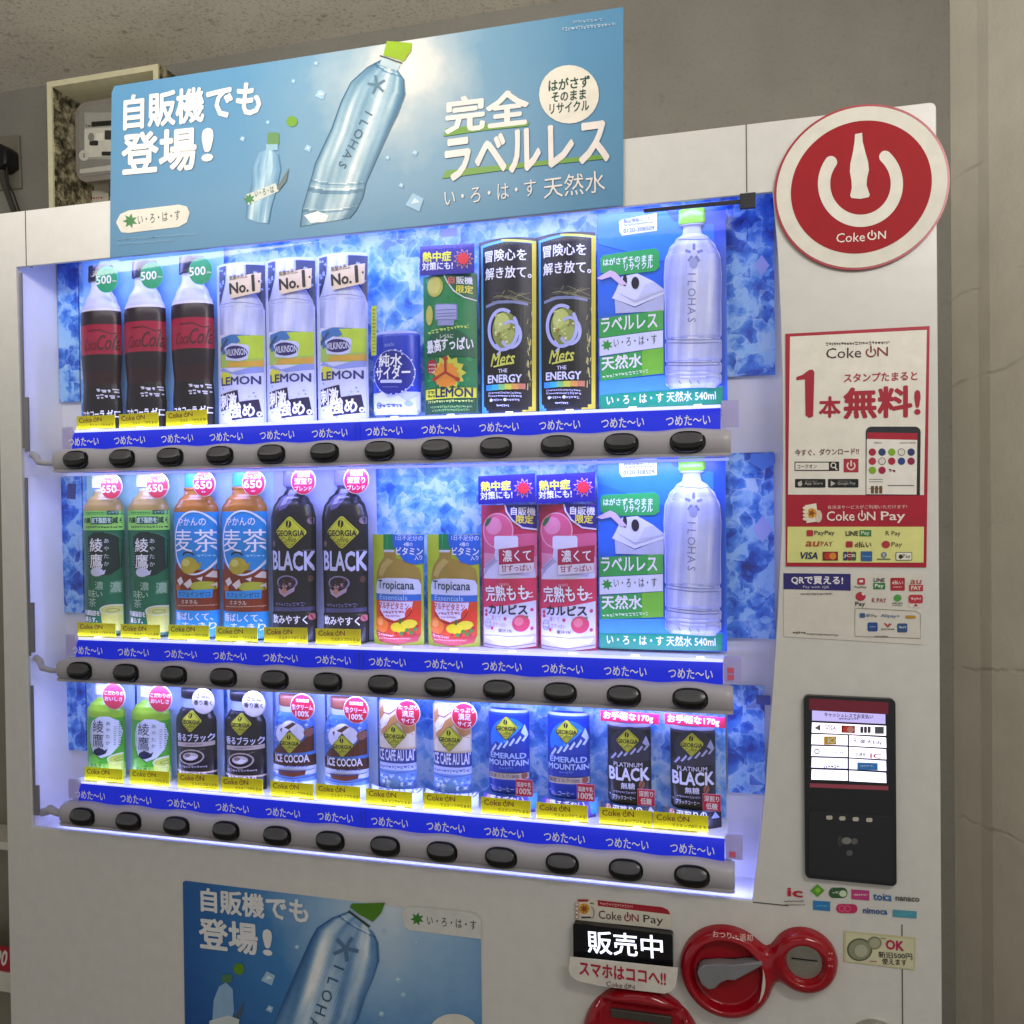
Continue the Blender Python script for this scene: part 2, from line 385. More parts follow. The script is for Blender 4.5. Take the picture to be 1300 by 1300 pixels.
        for j in range(M):
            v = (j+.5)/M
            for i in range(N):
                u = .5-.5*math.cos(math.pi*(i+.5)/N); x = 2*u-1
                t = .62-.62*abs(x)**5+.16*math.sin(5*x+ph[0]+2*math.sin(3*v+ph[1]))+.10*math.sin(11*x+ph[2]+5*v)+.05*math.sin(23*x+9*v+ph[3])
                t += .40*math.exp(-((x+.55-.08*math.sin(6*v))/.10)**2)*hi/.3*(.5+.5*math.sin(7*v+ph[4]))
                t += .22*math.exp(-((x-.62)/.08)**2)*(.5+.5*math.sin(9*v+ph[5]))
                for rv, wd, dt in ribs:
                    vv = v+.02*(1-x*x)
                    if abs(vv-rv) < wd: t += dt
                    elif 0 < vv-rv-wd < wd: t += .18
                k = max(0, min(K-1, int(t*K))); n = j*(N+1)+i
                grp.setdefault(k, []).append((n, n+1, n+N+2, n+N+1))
        for k, fs in grp.items():
            used = sorted({q for f in fs for q in f}); mp = {q: i for i, q in enumerate(used)}
            s.raw([flat[q] for q in used], [tuple(mp[q] for q in f) for f in fs], tones[k], lev)
        return s
    def build(s, name, parent, surf=None, rmax=None, step=.0045, off=0.0, y=None, rough=.36):
        """surf(x,z): how far the surface stands towards the viewer; rmax(z): half width of a round body"""
        bm = bmesh.new(); cols = []; y = 0 if y is None else y
        for si, (vs, fs, col, lev) in enumerate(s.sh):
            lev = lev+si*.008
            if col not in cols: cols.append(col)
            mi = cols.index(col); b2 = bmesh.new(); V = [b2.verts.new((x, lev*s.EPS, z)) for x, z in vs]
            for f in fs:
                try: b2.faces.new([V[i] for i in f])
                except ValueError: pass
            if surf:
                xs = [v[0] for v in vs]; x0, x1 = min(xs), max(xs); x = math.floor(x0/step)*step+step
                while x < x1:
                    bmesh.ops.bisect_plane(b2, geom=b2.verts[:]+b2.edges[:]+b2.faces[:], plane_co=(x, 0, 0), plane_no=(1, 0, 0)); x += step
                zs = [v[1] for v in vs]
                if rmax and max(zs)-min(zs) > .01:
                    z = math.floor(min(zs)/.006)*.006+.006
                    while z < max(zs):
                        bmesh.ops.bisect_plane(b2, geom=b2.verts[:]+b2.edges[:]+b2.faces[:], plane_co=(0, 0, z), plane_no=(0, 0, 1)); z += .006
            b2.verts.index_update(); N = []
            for v in b2.verts:
                x, l, z = v.co
                if rmax: r = rmax(z)*.985; x = max(-r, min(r, x))
                d = surf(x, z) if surf else 0
                N.append(bm.verts.new((x, y-(d+l+off), z)))
            for f in b2.faces:
                try: g = bm.faces.new([N[v.index] for v in f.verts])
                except ValueError: continue
                g.material_index = mi
            b2.free()
        for f in bm.faces:
            f.normal_update()
            if f.normal.y > 0: f.normal_flip()
        me = bpy.data.meshes.new(name); bm.to_mesh(me); bm.free()
        for c in cols: me.materials.append(c if isinstance(c, bpy.types.Material) else ink(c, rough))
        return link_mesh(name, me, parent)

# ================================================================== THE SETTING
def sheet(name, mt, pts):
    bm = bmesh.new(); bm.faces.new([bm.verts.new(p) for p in pts])
    return props(obj(name, bm, mt), kind='structure')
bm = bmesh.new(); box(bm, -3, .75, 0, 1.333, .9, 2.395)
props(obj('wall_back', bm, concrete('grey_wall', '#86837b', '#949189', 4, .12, .1)), kind='structure')
bm = bmesh.new(); box(bm, -3, -3.2, 2.395, 4, .9, 2.6)
props(obj('ceiling', bm, concrete('concrete_ceiling', '#d2ccbf', '#e2dccf', 7, .36, .3)), kind='structure')
bm = bmesh.new()
pl = [(1.333, .75), (1.362, .69), (1.372, .66), (2.2, -.85), (2.2, .9), (1.333, .9)]
vb = [bm.verts.new((x, y, 0)) for x, y in pl]; vt = [bm.verts.new((x, y, 2.395)) for x, y in pl]
for i in range(6): bm.faces.new((vb[i], vb[(i+1) % 6], vt[(i+1) % 6], vt[i]))
props(obj('wall_right', bm, plaster_wall()), kind='structure')
props(obj('floor', BOX(-3, -3.2, -.1, 4, .9, 0), concrete('floor_concrete', '#a39d92', '#b3ada2', 5, .3)), kind='structure')

# ================================================================== THE MACHINE
ZB = (1.4612, 1.1867, .9960)          # button rows
XB = [.1343+.0708*i for i in range(12)]
ZS = (1.5015, 1.2265, 1.0338)         # shelf tops
VM = empty('vending_machine', (.58, .35, 0), 'tall off white drinks vending machine with a lit blue window of three shelves', 'vending machine')
V0 = Vector((-.58, -.35, 0))          # parts are modelled in world coordinates and hung on the root
def part(name, bm, mats, parent=None, **k):
    o = obj(name, bm, mats, None, **k); o.parent = parent or VM; o.location = V0 if (parent or VM) == VM else (0, 0, 0); return o
def lay(o): o.location = V0; return o
OPEN = [(.0415, .970), (.9753, .970), (.9830, 1.030), (.9892, 1.086), (.9991, 1.2107), (1.0040, 1.2800), (1.0085, 1.3660), (1.0106, 1.4518), (1.0104, 1.53), (1.0093, 1.5923), (1.0070, 1.66), (1.0025, 1.722), (.0319, 1.722), (.0345, 1.447), (.0383, 1.193)]
bm = PLATE([rrect(0, .05, 1.160, 1.7955, .006, 3), OPEN], 0, .006)
part('front_door', bm, PAINT, bevel=.0025)
CASE = [(x+(.003 if x > .5 else -.003), 1.752 if z > 1.7 else z+(-.003 if z < .98 else 0)) for x, z in OPEN]
bm = PLATE([rrect(.0008, .0508, 1.1592, 1.7947, .005, 3), [(x+(.002 if x > .5 else -.002), z+(.002 if z > 1.7 else (-.002 if z < .98 else 0))) for x, z in CASE]], .0062, .0675)
part('door_body', bm, PAINT)
part('cabinet', BOX(.004, .0685, .05, 1.156, .70, 1.790), PAINT, bevel=.004)
bm = bmesh.new()
for x in (.06, 1.02): part('foot', BOX(x, .1, .001, x+.08, .6, .05), ink('#303030', .6))
# seams between the panels of the door
bm = bmesh.new()
for a in ((.0489, 1.722, .0499, 1.7956), (.9757, 1.724, .9767, 1.7956), (1.1225, .06, 1.1235, .962), (.976, .9688, 1.012, .9698)):
    part('panel_seam', BOX(a[0], -.0006, a[1], a[2], .01, a[3]), ink('#5a564e', .6))
# the lit case behind the window: side walls, back, sill and top
def wallx(p, q, y0, y1):
    bm = bmesh.new(); v = [bm.verts.new(c) for c in ((p[0], y0, p[1]), (q[0], y0, q[1]), (q[0], y1, q[1]), (p[0], y1, p[1]))]; bm.faces.new(v); return bm
n = len(CASE)
bm = bmesh.new()
f0 = [bm.verts.new((x, .0064, z)) for x, z in CASE]; f1 = [bm.verts.new((x+(.012 if x < .5 else 0), .066, z)) for x, z in CASE]
for i in range(n): bm.faces.new((f0[i], f0[(i+1) % n], f1[(i+1) % n], f1[i]))
f2 = bm.faces.new(f1)
part('display_case', bm, INNER)
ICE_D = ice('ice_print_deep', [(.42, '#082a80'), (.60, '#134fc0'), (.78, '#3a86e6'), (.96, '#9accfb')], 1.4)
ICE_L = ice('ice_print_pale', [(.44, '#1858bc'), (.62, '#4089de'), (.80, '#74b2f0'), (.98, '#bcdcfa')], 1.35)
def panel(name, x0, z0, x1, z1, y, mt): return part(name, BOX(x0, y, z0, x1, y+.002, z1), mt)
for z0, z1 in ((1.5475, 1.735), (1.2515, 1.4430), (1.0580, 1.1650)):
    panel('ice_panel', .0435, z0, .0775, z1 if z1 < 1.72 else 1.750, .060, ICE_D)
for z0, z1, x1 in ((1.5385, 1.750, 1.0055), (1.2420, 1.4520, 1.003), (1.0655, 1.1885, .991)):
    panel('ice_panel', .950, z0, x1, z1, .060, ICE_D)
for z0, z1 in ((1.5045, 1.750), (1.2285, 1.4480), (1.0355, 1.1700)):
    panel('ice_panel', .0795, z0, .948, z1, .0605, ICE_L)
# pale print marks on the side panels
def mark(pts, col, y=.0598):
    GI = Art('P', y); GI.poly(pts, col, 1); lay(GI.build('panel_mark', VM, y=y))
for x, y, r in ((967, 337, 10), (968, 672, 13)): mark([(x-r, y), (x, y-r*1.35), (x+r, y), (x, y+r*1.35)], '#aab6f4')
mark([(953, 576), (984, 576), (984, 588), (969, 597), (953, 588)], '#4a86ea'); mark([(960, 882), (978, 883), (978, 895), (960, 894)], '#3a4a9a')
mark([(86, 614), (97, 614), (96, 634), (85, 633)], '#46508c'); mark([(561, 291), (580, 289), (580, 299), (561, 301)], '#8a90cc')
# LED strips: the lamps that light the case
bm = bmesh.new()
for z in (1.7350, 1.4415, 1.1670): part('led_strip', BOX(.10, .0095, z, .955, .0135, z+.003), glow('#aab4f4', .7))
def led(z, up, y, p, ln=.84):
    return area('led_lamp', (.526, y, z), (.526, y+(.05 if up else .13), z+(.3 if up else -.3)), ln, .008, p, LED)
led(1.7330, False, .013, .92); led(1.4400, False, .010, 1.25); led(1.1655, False, .010, 1.0)
for z in ZS: led(z+.0016, True, .0150, .52)
led(.9840, False, .020, .30, .90)
# rails of buttons
def make_button(parent, x, z):
    bm = bmesh.new(); N = 44; rings = []
    # (scale, height of the oval's centre, flattening, depth at the top, depth at the bottom): the face of the button leans back
    prof = [(1.10, 0, 1, -.0100, -.0100), (1.10, 0, 1, -.0136, -.0136), (1.03, 0, 1, -.0142, -.0142), (1.0, 0, 1, -.0135, -.0150), (.995, 0, 1, -.0140, -.0190),
            (.985, .0004, .95, -.0146, -.0222), (.965, .0020, .79, -.0152, -.0244), (.945, .0036, .60, -.0156, -.0250), (.915, .0043, .52, -.0157, -.0249), (.5, .0043, .28, -.0178, -.0229), (.2, .0043, .11, -.0194, -.0214)]
    for sc, dz, fl, yt, yb in prof:
        ring = []
        for k in range(N):
            t = 2*math.pi*k/N; c, q = math.cos(t), math.sin(t)
            ex = .0172*math.copysign(abs(c)**.74, c)*sc; e = math.copysign(abs(q)**.82, q); ez = .0108*e*fl*(sc if sc > 1 else 1)
            ring.append(bm.verts.new((x+ex, -.0136+.62*(yb+(yt-yb)*(e+1)/2+.0136), z+dz+ez)))
        rings.append(ring)
    for qi, (a, b) in enumerate(zip(rings, rings[1:])):
        for k in range(N): bm.faces.new((a[k], a[(k+1) % N], b[(k+1) % N], b[k])).material_index = 1 if qi >= 8 else 0
    bm.faces.new(rings[-1]).material_index = 1
    return bm
def rail_mesh(zc):
    bm = bmesh.new(); x0, x1 = .0945, .9575; NX = 240
    prof = [(.0135, .012), (.0150, .004), (.0146, -.003), (.0125, -.0085), (.0075, -.0122), (0, -.0132), (-.0080, -.0118), (-.0118, -.0085), (-.0122, -.0120), (-.0152, -.0118), (-.0156, .012)]
    rings = []
    for i in range(NX+1):
        x = x0+(x1-x0)*i/NX; e = min(x-x0, x1-x)
        k = min(1, e/.010); sc = .80+.20*math.sqrt(max(0, 1-(1-k)**2)); wv = .0011*math.cos(2*math.pi*(x-XB[0])/.0708)
        rings.append([bm.verts.new((x, y*sc if y < 0 else y, zc+z*(sc if z > 0 else 1)+(wv if z > .012 else 0))) for z, y in prof])
    for a, b in zip(rings, rings[1:]):
        for k in range(len(prof)-1): bm.faces.new((a[k], a[k+1], b[k+1], b[k]))
    bm.faces.new(rings[0]); bm.faces.new(rings[-1]); return bm
for r, zc in enumerate(ZB):
    rl = part('button_rail', rail_mesh(zc), RAILM, smooth=50)
    if r == 0:
        b0 = obj('push_button', make_button(rl, XB[0], zc), [BLACKP, ink('#4a4a4c', .28, 0, .05)], rl, smooth=50)  # grey face colour stands for ceiling light reflected on a black button
        bme = b0.data
    for i, x in enumerate(XB):
        if r == 0 and i == 0: continue
        link_mesh('push_button', bme, rl, (x-XB[0], 0, zc-ZB[0]))
    # blue strip with its lettering
    A = Art('P', 0.0)
    zt, zb = (1.4982, 1.2236, 1.0322)[r], zc+.0125
    bm = bmesh.new()
    rows = [(zt, .0065), (zt-.004, .0040), (zt-.010, .0022), (zb, .0012)]
    L = [[bm.verts.new((x, y, z)) for z, y in rows] for x in (.1155, .9470)]
    for k in range(3): bm.faces.new((L[0][k], L[1][k], L[1][k+1], L[0][k+1]))
    bs = part('temperature_strip', bm, glow('#0a22cc', .45), smooth=60)
    W = []; F = []
    vs, fs, bw, bh = glyphs('つめた〜い', 0)
    TA = Art('P', 0.0)
    k = .0470/bw
    if r == 0:
        for ax, ay in ((-.012, -.012), (.012, -.012), (-.012, .012), (.012, .012)): TA.raw([((vx+ax)*k, (vy+ay)*.0110/bh) for vx, vy in vs], fs, WHITE, 1)
        lt0 = TA.build('lettering', bs, y=0).data; bpy.data.objects.remove(bs.children[0])
    for x in XB: link_mesh('lettering', lt0, bs, (x-.0003, .0012, zt-.0126))
    TA = Art('P', 0.0)
    for dx in (.521, .5265): TA.raw([(dx, zt-.001), (dx+.0012, zt-.001), (dx+.0012, zb), (dx, zb)], [(0, 1, 2, 3)], '#2a3fd0', 1)
    t = TA.build('joint_line', bs, y=.0012)
    # shelf, its lit front ledge, and the clear end blocks
    part('shelf', BOX(.100, .008, ZS[r]-.006, .950, .0595, ZS[r]), INNER)
    bm = bmesh.new()
    part('lit_ledge', BOX(.1155, .0066, zt-.0003, .9470, .0074, ZS[r]+.0004), glow('#d6dcff', .85))
    for a, b in ((.0985, .1140), (.9482, .9660)): part('strip_end_block', BOX(a, .003, zc+.016, b, .0075, ZS[r]+.004), thin_sheet('#dcd6f4'))
    for i in range(12):
        x = XB[i]+.010
        if r == 0 and i == 0: ld0 = part('led_dot', BOX(x-.004, .0075, ZS[r]+.0004, x+.004, .0105, ZS[r]+.0016), glow('#e6e9ff', 6.0))
        else: link_mesh('led_dot', ld0.data, VM, V0+Vector((x-XB[0]-.010, 0, ZS[r]-ZS[0])))
    # bent arm that carries the rail from the hinge side
    bm = bmesh.new()
    if r < 2: tube(bm, [(.0440, .009, zc+.010), (.053, .006, zc+.007), (.064, -.001, zc-.001), (.078, -.003, zc-.003), (.097, -.004, zc-.004)], [.0048, .0046, .0042, .0036, .0030])
    else: tube(bm, [(.0490, .010, zc-.009), (.059, .007, zc-.006), (.070, .001, zc+.000), (.084, -.001, zc-.003), (.099, -.003, zc-.004)], [.0055, .0055, .0058, .0048, .0035])
    part('rail_arm', bm, ink('#a9a7b4', .45), smooth=60)
# hinge strip on the left side of the case
bm = bmesh.new(); 
for z0, z1, x in ((1.480, 1.715, .0345), (1.475, 1.548, .0380), (1.20, 1.44, .0370), (1.205, 1.272, .0405), (.985, 1.16, .0400), (.985, 1.025, .0432)):
    part('hinge_strip', BOX(x, .003, z0, x+.0032 if z1-z0 > .1 else x+.0062, .0052 if z1-z0 > .1 else .0058, z1), ink('#77757e', .45))
# red light shining inside the end blocks of the lower rows: two small red caps
for z in (1.2085, 1.2160, 1.0175): part('indicator', BOX(.9520, .0018, z-.0028, .9585, .0028, z+.0028), ink('#d8607c', .35))
# clips at the top right corner of the window
bm = bmesh.new(); box(bm, .868, -.0035, 1.7125, .9690, -.0005, 1.7160); box(bm, .9690, -.0055, 1.7060, .9850, -.0005, 1.7215); box(bm, .976, -.0045, 1.672, .9767, -.0025, 1.7060)
part('shade_bar', bm, ink('#0a0b14', .4))
# clear window
bm = bmesh.new(); plate(bm, [[(x+(-.002 if x > .5 else .002), z+(-.002 if z > 1.7 else (.002 if z < .98 else 0))) for x, z in OPEN]], .0055, .0062)
part('window_pane', bm, pane_mat())

# --- card reader
cr = part('card_reader', PLATE([rrect(1.029, 1.0030, 1.1175, 1.1945, .005)], -.006, .004), ink('#1d1f25', .3), bevel=.0015)
bm = PLATE([rrect(1.0325, 1.0065, 1.1140, 1.0745, .004)], -.0072, -.0055)
obj('reader_pad', bm, ink('#202228', .45), cr, bevel=.0008)
S = Art('F2', -.006)
S.poly([(195, 545), (600, 560), (600, 582), (195, 566)], glow('#7a3440', .4), 1)
scr = [('#5a1626', [(192, 108), (600, 128), (600, 190), (192, 168)], .5), ('#9c94c8', [(207, 170), (585, 190), (585, 240), (207, 222)], 1.2),
       ('#fff2ff', [(207, 232), (588, 250), (588, 300), (205, 284)], 1.5)]
for c, p, st in scr: S.poly(p, glow(c, st), 1)
for i, (y, c, st) in enumerate(((292, '#f4eaff', 1.5), (352, '#f2ecff', 1.5), (412, '#d8d8ff', 1.5), (474, '#e4e4ff', 1.8))):
    S.poly([(205, y), (390, y+6), (390, y+58), (203, y+52)], glow(c, st), 1); S.poly([(398, y+6), (588, y+18), (590, y+70), (398, y+60)], glow(c, st), 1)
S.txt('キャッシュレスでお支払い', 395, 196, 22, '#3a3358', 250, 3); S.micro(345, 208, 445, 10, '#3a3358')
S.poly([(218, 260), (250, 240), (250, 275)], '#77727e', 3); S.txt('VISA', 303, 261, 20, '#4a4656', 55, 3); S.line([(268, 246), (335, 249)], 3, '#55506a', 3); S.line([(270, 276), (335, 279)], 3, '#55506a', 3)
S.rect(358, 246, 428, 284, '#a01c1c', 3, 0, 3); S.ell(383, 267, 18, 16, '#d84a3a', 4); S.ell(405, 268, 18, 16, '#e0a090', 4)
for x in (455, 474, 493): S.rect(x, 252, x+16, 286, '#4a4a56', 3, 4)
S.rect(530, 253, 577, 290, '#5a5f70', 3)
S.rect(268, 303, 332, 345, '#e0b020', 3, 3); S.ring(312, 324, 17, 15, 6, '#f8f0d0', 4); S.rect(287, 310, 294, 340, '#f8f0d0', 4)
S.txt('R', 430, 325, 26, '#3a3a4a', 18, 3, .0); S.txt('楽天Edy', 510, 333, 26, '#3a3a4a', 115, 3)
S.ring(232, 381, 14, 14, 5, '#3a3a46', 3); S.micro(285, 380, 370, 10, '#5a6a90')
S.txt('交通系', 457, 396, 20, '#3a3a46', 55, 3); S.txt('IC', 535, 404, 24, '#c03050', 55, 3)
S.micro(265, 452, 350, 14, '#5a5a76'); S.rect(440, 437, 545, 474, '#3a86d8', 3, 0, 4); S.micro(455, 450, 520, 10, '#c8e0ff', 4)
lay_s = S.build('screen', cr, y=-.006)
S = Art('F2', -.0072)
for x in (296, 363, 432, 502): S.rect(x-16, 712+(x-296)*.06, x+16, 733+(x-296)*.06, '#b8b4a8', 1, 8)
for rr in (44, 32, 20): S.ring(385, 845, rr, rr, 6, '#4c4c52', 1, 16, 140, 220)
S.ell(385, 842, 24, 18, '#7c7a76', 1); S.ell(425, 845, 18, 16, '#5c5b5a', 1); S.ell(400, 905, 17, 15, '#55555a', 1)
S.build('reader_mark', cr, y=-.0072)
# printed payment marks under the reader
S = Art('F4', 0)
S.txt('ic', 257, 142, 44, '#b8203a', 78, 2, .03); S.micro(196, 184, 305, 10, '#4a3a34'); S.micro(196, 204, 312, 9, '#6a5a54')
S.diamond(380, 131, 40, 36, '#5a9a2c', 1, .05); S.diamond(382, 129, 18, 16, '#8ac03c', 2)
S.rect(443, 115, 545, 172, '#2f5a34', 1, 27); S.ell(520, 147, 20, 18, '#c8d8b8', 2); S.micro(462, 135, 510, 16, '#d0d8c8', 3)
S.poly([(567, 124), (665, 132), (665, 186), (567, 178)], '#b83a78', 1); S.micro(578, 148, 655, 11, '#f0d8e4', 2)
S.txt('toi', 717, 165, 38, '#2a5aa0', 60, 2, .02); S.txt('ca', 768, 172, 30, '#2a6aa8', 40, 2, .02)
S.txt('nanaco', 875, 178, 20, '#56584e', 130, 2, .03, -3)
S.poly([(356, 186), (450, 192), (450, 244), (356, 236)], '#2a7ab8', 1); S.micro(372, 208, 440, 14, '#5aa8d8', 2)
S.rect(483, 204, 600, 254, '#c02a5c', 1, 24, 2); S.ring(515, 229, 18, 17, 4, '#d86a8c', 2); S.ring(545, 230, 18, 17, 4, '#d86a8c', 2)
S.txt('nimoca', 697, 243, 30, '#3a5a90', 132, 2, .03, -3)
S.poly([(794, 236), (925, 245), (925, 284), (794, 275)], '#4a98ac', 1); S.micro(815, 255, 905, 9, '#6ab0bc', 2)
lay(S.build('payment_marks', VM, y=-.0005))

# --- lit sales sign, red coin unit, coin return
sg = part('sales_sign', PLATE([rrect(.7822, .8880, .8918, .9290, .0025)], -.010, .004), ink('#0b0b12', .22), bevel=.0015)
S = Art('G1', -.0102)
S.txt('販売中', 705, 540, 195, glow('#e8ecff', 1.6), 650, 1, .012, -4.5)
S.build('lit_lettering', sg, y=-.0102)

def sdf_unit(x, z):
    d = [math.hypot(x-.9478, z-.8930)-.0492, math.hypot(x-1.0272, z-.9150)-.0338, math.hypot(x-.8560, z-.8000)-.0660]
    k = .016; r = d[0]
    for q in d[1:]:
        h = max(0, min(1, .5+.5*(q-r)/k)); r = q*(1-h)+r*h-k*h*(1-h)
    return r
def coin_surface(x, z):
    s = -sdf_unit(x, z); t = min(1, max(0, s/.011)); h = .016*math.sqrt(max(0, 1-(1-t)**2))
    def dish(cx, cz, r0, r1, dep):
        q = math.hypot(x-cx, z-cz); u = max(0, min(1, (r1-q)/(r1-r0))); return dep*u*u*(3-2*u)
    h -= dish(.9478, .8930, .0335, .0395, .011); h -= dish(1.0272, .9150, .0170, .0215, .0105)
    if z < .8545: 
        u = max(0, min(1, (.8545-z)/.012)); v = max(0, min(1, (.050-abs(x-.856))/.006)); h -= .009*u*u*(3-2*u)*v
    return h
bm = bmesh.new(); g = .0012; x0, z0 = .780, .690; NX, NZ = 245, 222; G = {}
for i in range(NX):
    for j in range(NZ):
        x, z = x0+i*g, z0+j*g; s = sdf_unit(x, z)
        if s < g*1.5:
            if s > 0:
                e = 1e-4; gx = (sdf_unit(x+e, z)-s)/e; gz = (sdf_unit(x, z+e)-s)/e; L = math.hypot(gx, gz) or 1; x -= gx/L*s; z -= gz/L*s
            G[i, j] = (x, z, s)
VV = {}
for (i, j), (x, z, s) in G.items():
    q = [(i, j), (i+1, j), (i+1, j+1), (i, j+1)]
    if all(k in G for k in q) and any(G[k][2] < 0 for k in q):
        for k in q:
            if k not in VV: VV[k] = bm.verts.new((G[k][0], -coin_surface(G[k][0], G[k][1])-.0005, G[k][1]))
        try: bm.faces.new([VV[k] for k in q])
        except ValueError: pass
bmesh.ops.dissolve_degenerate(bm, dist=1e-5, edges=bm.edges[:])
cu = part('coin_unit', bm, REDP, smooth=70)
for p in cu.data.polygons: p.use_smooth = True
S = Art('G2', -.012)
lev = [(150, 480), (165, 440), (195, 420), (300, 412), (420, 418), (520, 405), (632, 398), (640, 418), (560, 465), (430, 535), (372, 530), (325, 552), (285, 595), (230, 600), (180, 560)]
P = [S.pt(*p) for p in lev]
bm = PLATE([P], -.0195, -.006); obj('return_lever', bm, ink('#7b7b80', .35), cu, bevel=.003)
S = Art('G2', -.008)
slot = [S.pt(*p) for p in [(140, 500), (150, 440), (185, 405), (440, 395), (640, 385), (652, 405), (650, 440), (420, 545), (330, 560), (290, 605), (225, 615), (165, 570)]]
obj('lever_slot', PLATE([slot], -.0062, -.0052), ink('#2a0508', .5), cu)
ins = PLATE([circ(1.0272, .9150, .0185)], -.0068, -.002); pl_ = obj('coin_slot_plate', ins, STEEL, cu)
obj('coin_slot', PLATE([rrect(1.0142, .9166, 1.0402, .9180, .0006, 3)], -.0074, -.0066), ink('#080808', .5), cu)
obj('slot_lip', PLATE([rrect(1.0138, .9135, 1.0406, .9160, .001, 3)], -.0086, -.0066), STEEL, cu, bevel=.0006)
bm = bmesh.new(); C0 = (.9478, .893)
pts = [(C0[0]+.0400*math.cos(R(a)), C0[1]+.0400*math.sin(R(a))) for a in range(-35, 22, 4)]
inn_ = [(C0[0]+(.0400-.0032*math.sin(math.pi*(i/(len(pts)-1))))*math.cos(R(a)), C0[1]+(.0400-.0032*math.sin(math.pi*(i/(len(pts)-1))))*math.sin(R(a))) for i, a in enumerate(range(-35, 22, 4))]
plate(bm, [pts+inn_[::-1][1:-1]], -.0166, -.014); obj('dial_mark', bm, ink('#c8c2bc', .4), cu)
S = Art('G2', -.0168)
S.txt('おつり・返却', 415, 225, 50, '#e6c4c0', 300, 1, .01, -6)
S.micro(1130, 345, 1165, 24, '#d88890', 1); S.micro(1130, 390, 1165, 24, '#d88890', 1); S.micro(1130, 440, 1165, 24, '#d88890', 1)
S.build('lettering', cu, y=-.0168)
bm = BOX(.8235, -.0112, .8300, .8900, -.0060, .8395); obj('bill_slot', bm, ink('#56524c', .35, .6), cu, bevel=.001)
rt = part('coin_return', PLATE([circ(1.0965, .8330, .0275)], -.008, .004), STEEL, bevel=.003)
obj('return_cup', PLATE([circ(1.0965, .8320, .0215)], -.0088, -.006), ink('#4a4944', .35, .8), rt)

# ================================================================== SIGNS AND STICKERS
def sheet_sign(name, outline, y0, y1, mt, label, cat, group=None, bevel=None):
    o = obj(name, PLATE([outline], y0, y1), mt, None, bevel=bevel); return props(o, label, cat, group)
# round red sign
sgn = sheet_sign('round_sign', circ(1.0875, 1.7162, .0838, n=96), -.0040, -.0012, ink('#a01428', .3), 'round white plate with a red power symbol holding a bottle shape, at top right corner', 'sign')
S = Art('A3', -.0042)
def circ_pts(r, y=0): return [(1.0875+r*math.cos(2*math.pi*i/80), 1.7162+r*math.sin(2*math.pi*i/80)) for i in range(80)]
def fan(A, pts, col, lev): A.raw(pts, [tuple(range(len(pts)))], col, lev)
fan(S, circ_pts(.0815), '#dcd8cc', 1); fan(S, circ_pts(.0672), '#9c0616', 2)
S.ring(700, 675, 156, 158, 45, '#e2ddd2', 3, 56, -47, 216)
for a in (-47, 216): S.ell(700+133.5*math.cos(R(a)), 675+135.5*math.sin(R(a)), 22.5, 22.5, '#e2ddd2', 3)
bt = [(680, 493), (706, 488), (708, 520), (718, 560), (728, 595), (731, 625), (724, 655), (722, 680), (734, 715), (730, 724), (700, 730), (667, 727), (662, 718), (668, 690), (667, 665), (661, 630), (663, 600), (672, 560), (678, 520)]
S.poly(bt, '#e2ddd2', 4)
S.txt('Coke', 664, 871, 34, '#e8e2da', 105, 3, .005, 3); S.txt('N', 779, 862, 28, '#e8e2da', 28, 3, .01, 3)
S.ring(742, 865, 17, 16, 5, '#e8e2da', 3, 20, -60, 240); S.line([(742, 845), (742, 866)], 5, '#e8e2da', 4)
S.build('emblem', sgn, y=-.0040, rough=.75)

def coke_on(S, cx, cy, h, w, c1, c2=None, lev=3, pay=False, rot=0, b=.0):
    """the app's name: the O of ON is a power symbol"""
    c2 = c2 or c1; n = 1.0 if not pay else .62; x0 = cx-w/2; t = math.tan(R(-rot)); yy = lambda x: cy+(x-cx)*t
    W1 = w*n
    S.txt('Coke', x0+W1*.29, yy(x0+W1*.29), h, c1, W1*.56, lev, b, rot)
    xr = x0+W1*.725; S.ring(xr, yy(xr)+h*.05, W1*.085, h*.47, max(1.2, h*.14), c2, lev, 22, -55, 235); S.line([(xr, yy(xr)-h*.62), (xr, yy(xr)+h*.05)], h*.15, c2, lev+1)
    S.txt('N', x0+W1*.91, yy(x0+W1*.91), h*.88, c2, W1*.17, lev, b, rot)
    if pay: S.txt('Pay', x0+w*.84, yy(x0+w*.84)+h*.12, h*1.2, c1, w*.30, lev, b, rot)

# big red framed app sticker
st = sheet_sign('app_sticker', [(1.0125, 1.3285), (1.1480, 1.3285), (1.1525, 1.5716), (1.0140, 1.5722)], -.0011, -.0004, ink('#a8142e', .35), 'tall red framed white sticker with big red writing and a drawn phone', 'sticker')
S = Art('C8', -.0012)
S.poly([(88, 143), (752, 110), (738, 912), (78, 910)], '#e4dfd4', 1)
S.poly([(76, 1066), (738, 1066), (736, 1240), (74, 1240)], '#dcdc8c', 1)
S.micro(262, 172, 570, 15, '#3a1a1a', 3, 0, -8); coke_on(S, 412, 220, 50, 305, '#3a0e18', '#7a1226', 3, False, 2)
RD = '#a5122c'
S.poly([(118, 340), (118, 355), (160, 350), (163, 525), (180, 538), (200, 530), (206, 315), (196, 303), (180, 305), (150, 328)], RD, 3)
S.txt('本', 281, 485, 98, RD, 100, 3, .03, 1); S.txt('無料!', 532, 462, 145, RD, 365, 3, .032, 2); S.txt('スタンプたまると', 526, 338, 42, RD, 355, 3, .02, 2)
S.txt('今すぐ、ダウンロード!!', 265, 703, 32, '#6a2a30', 310, 3, .015)
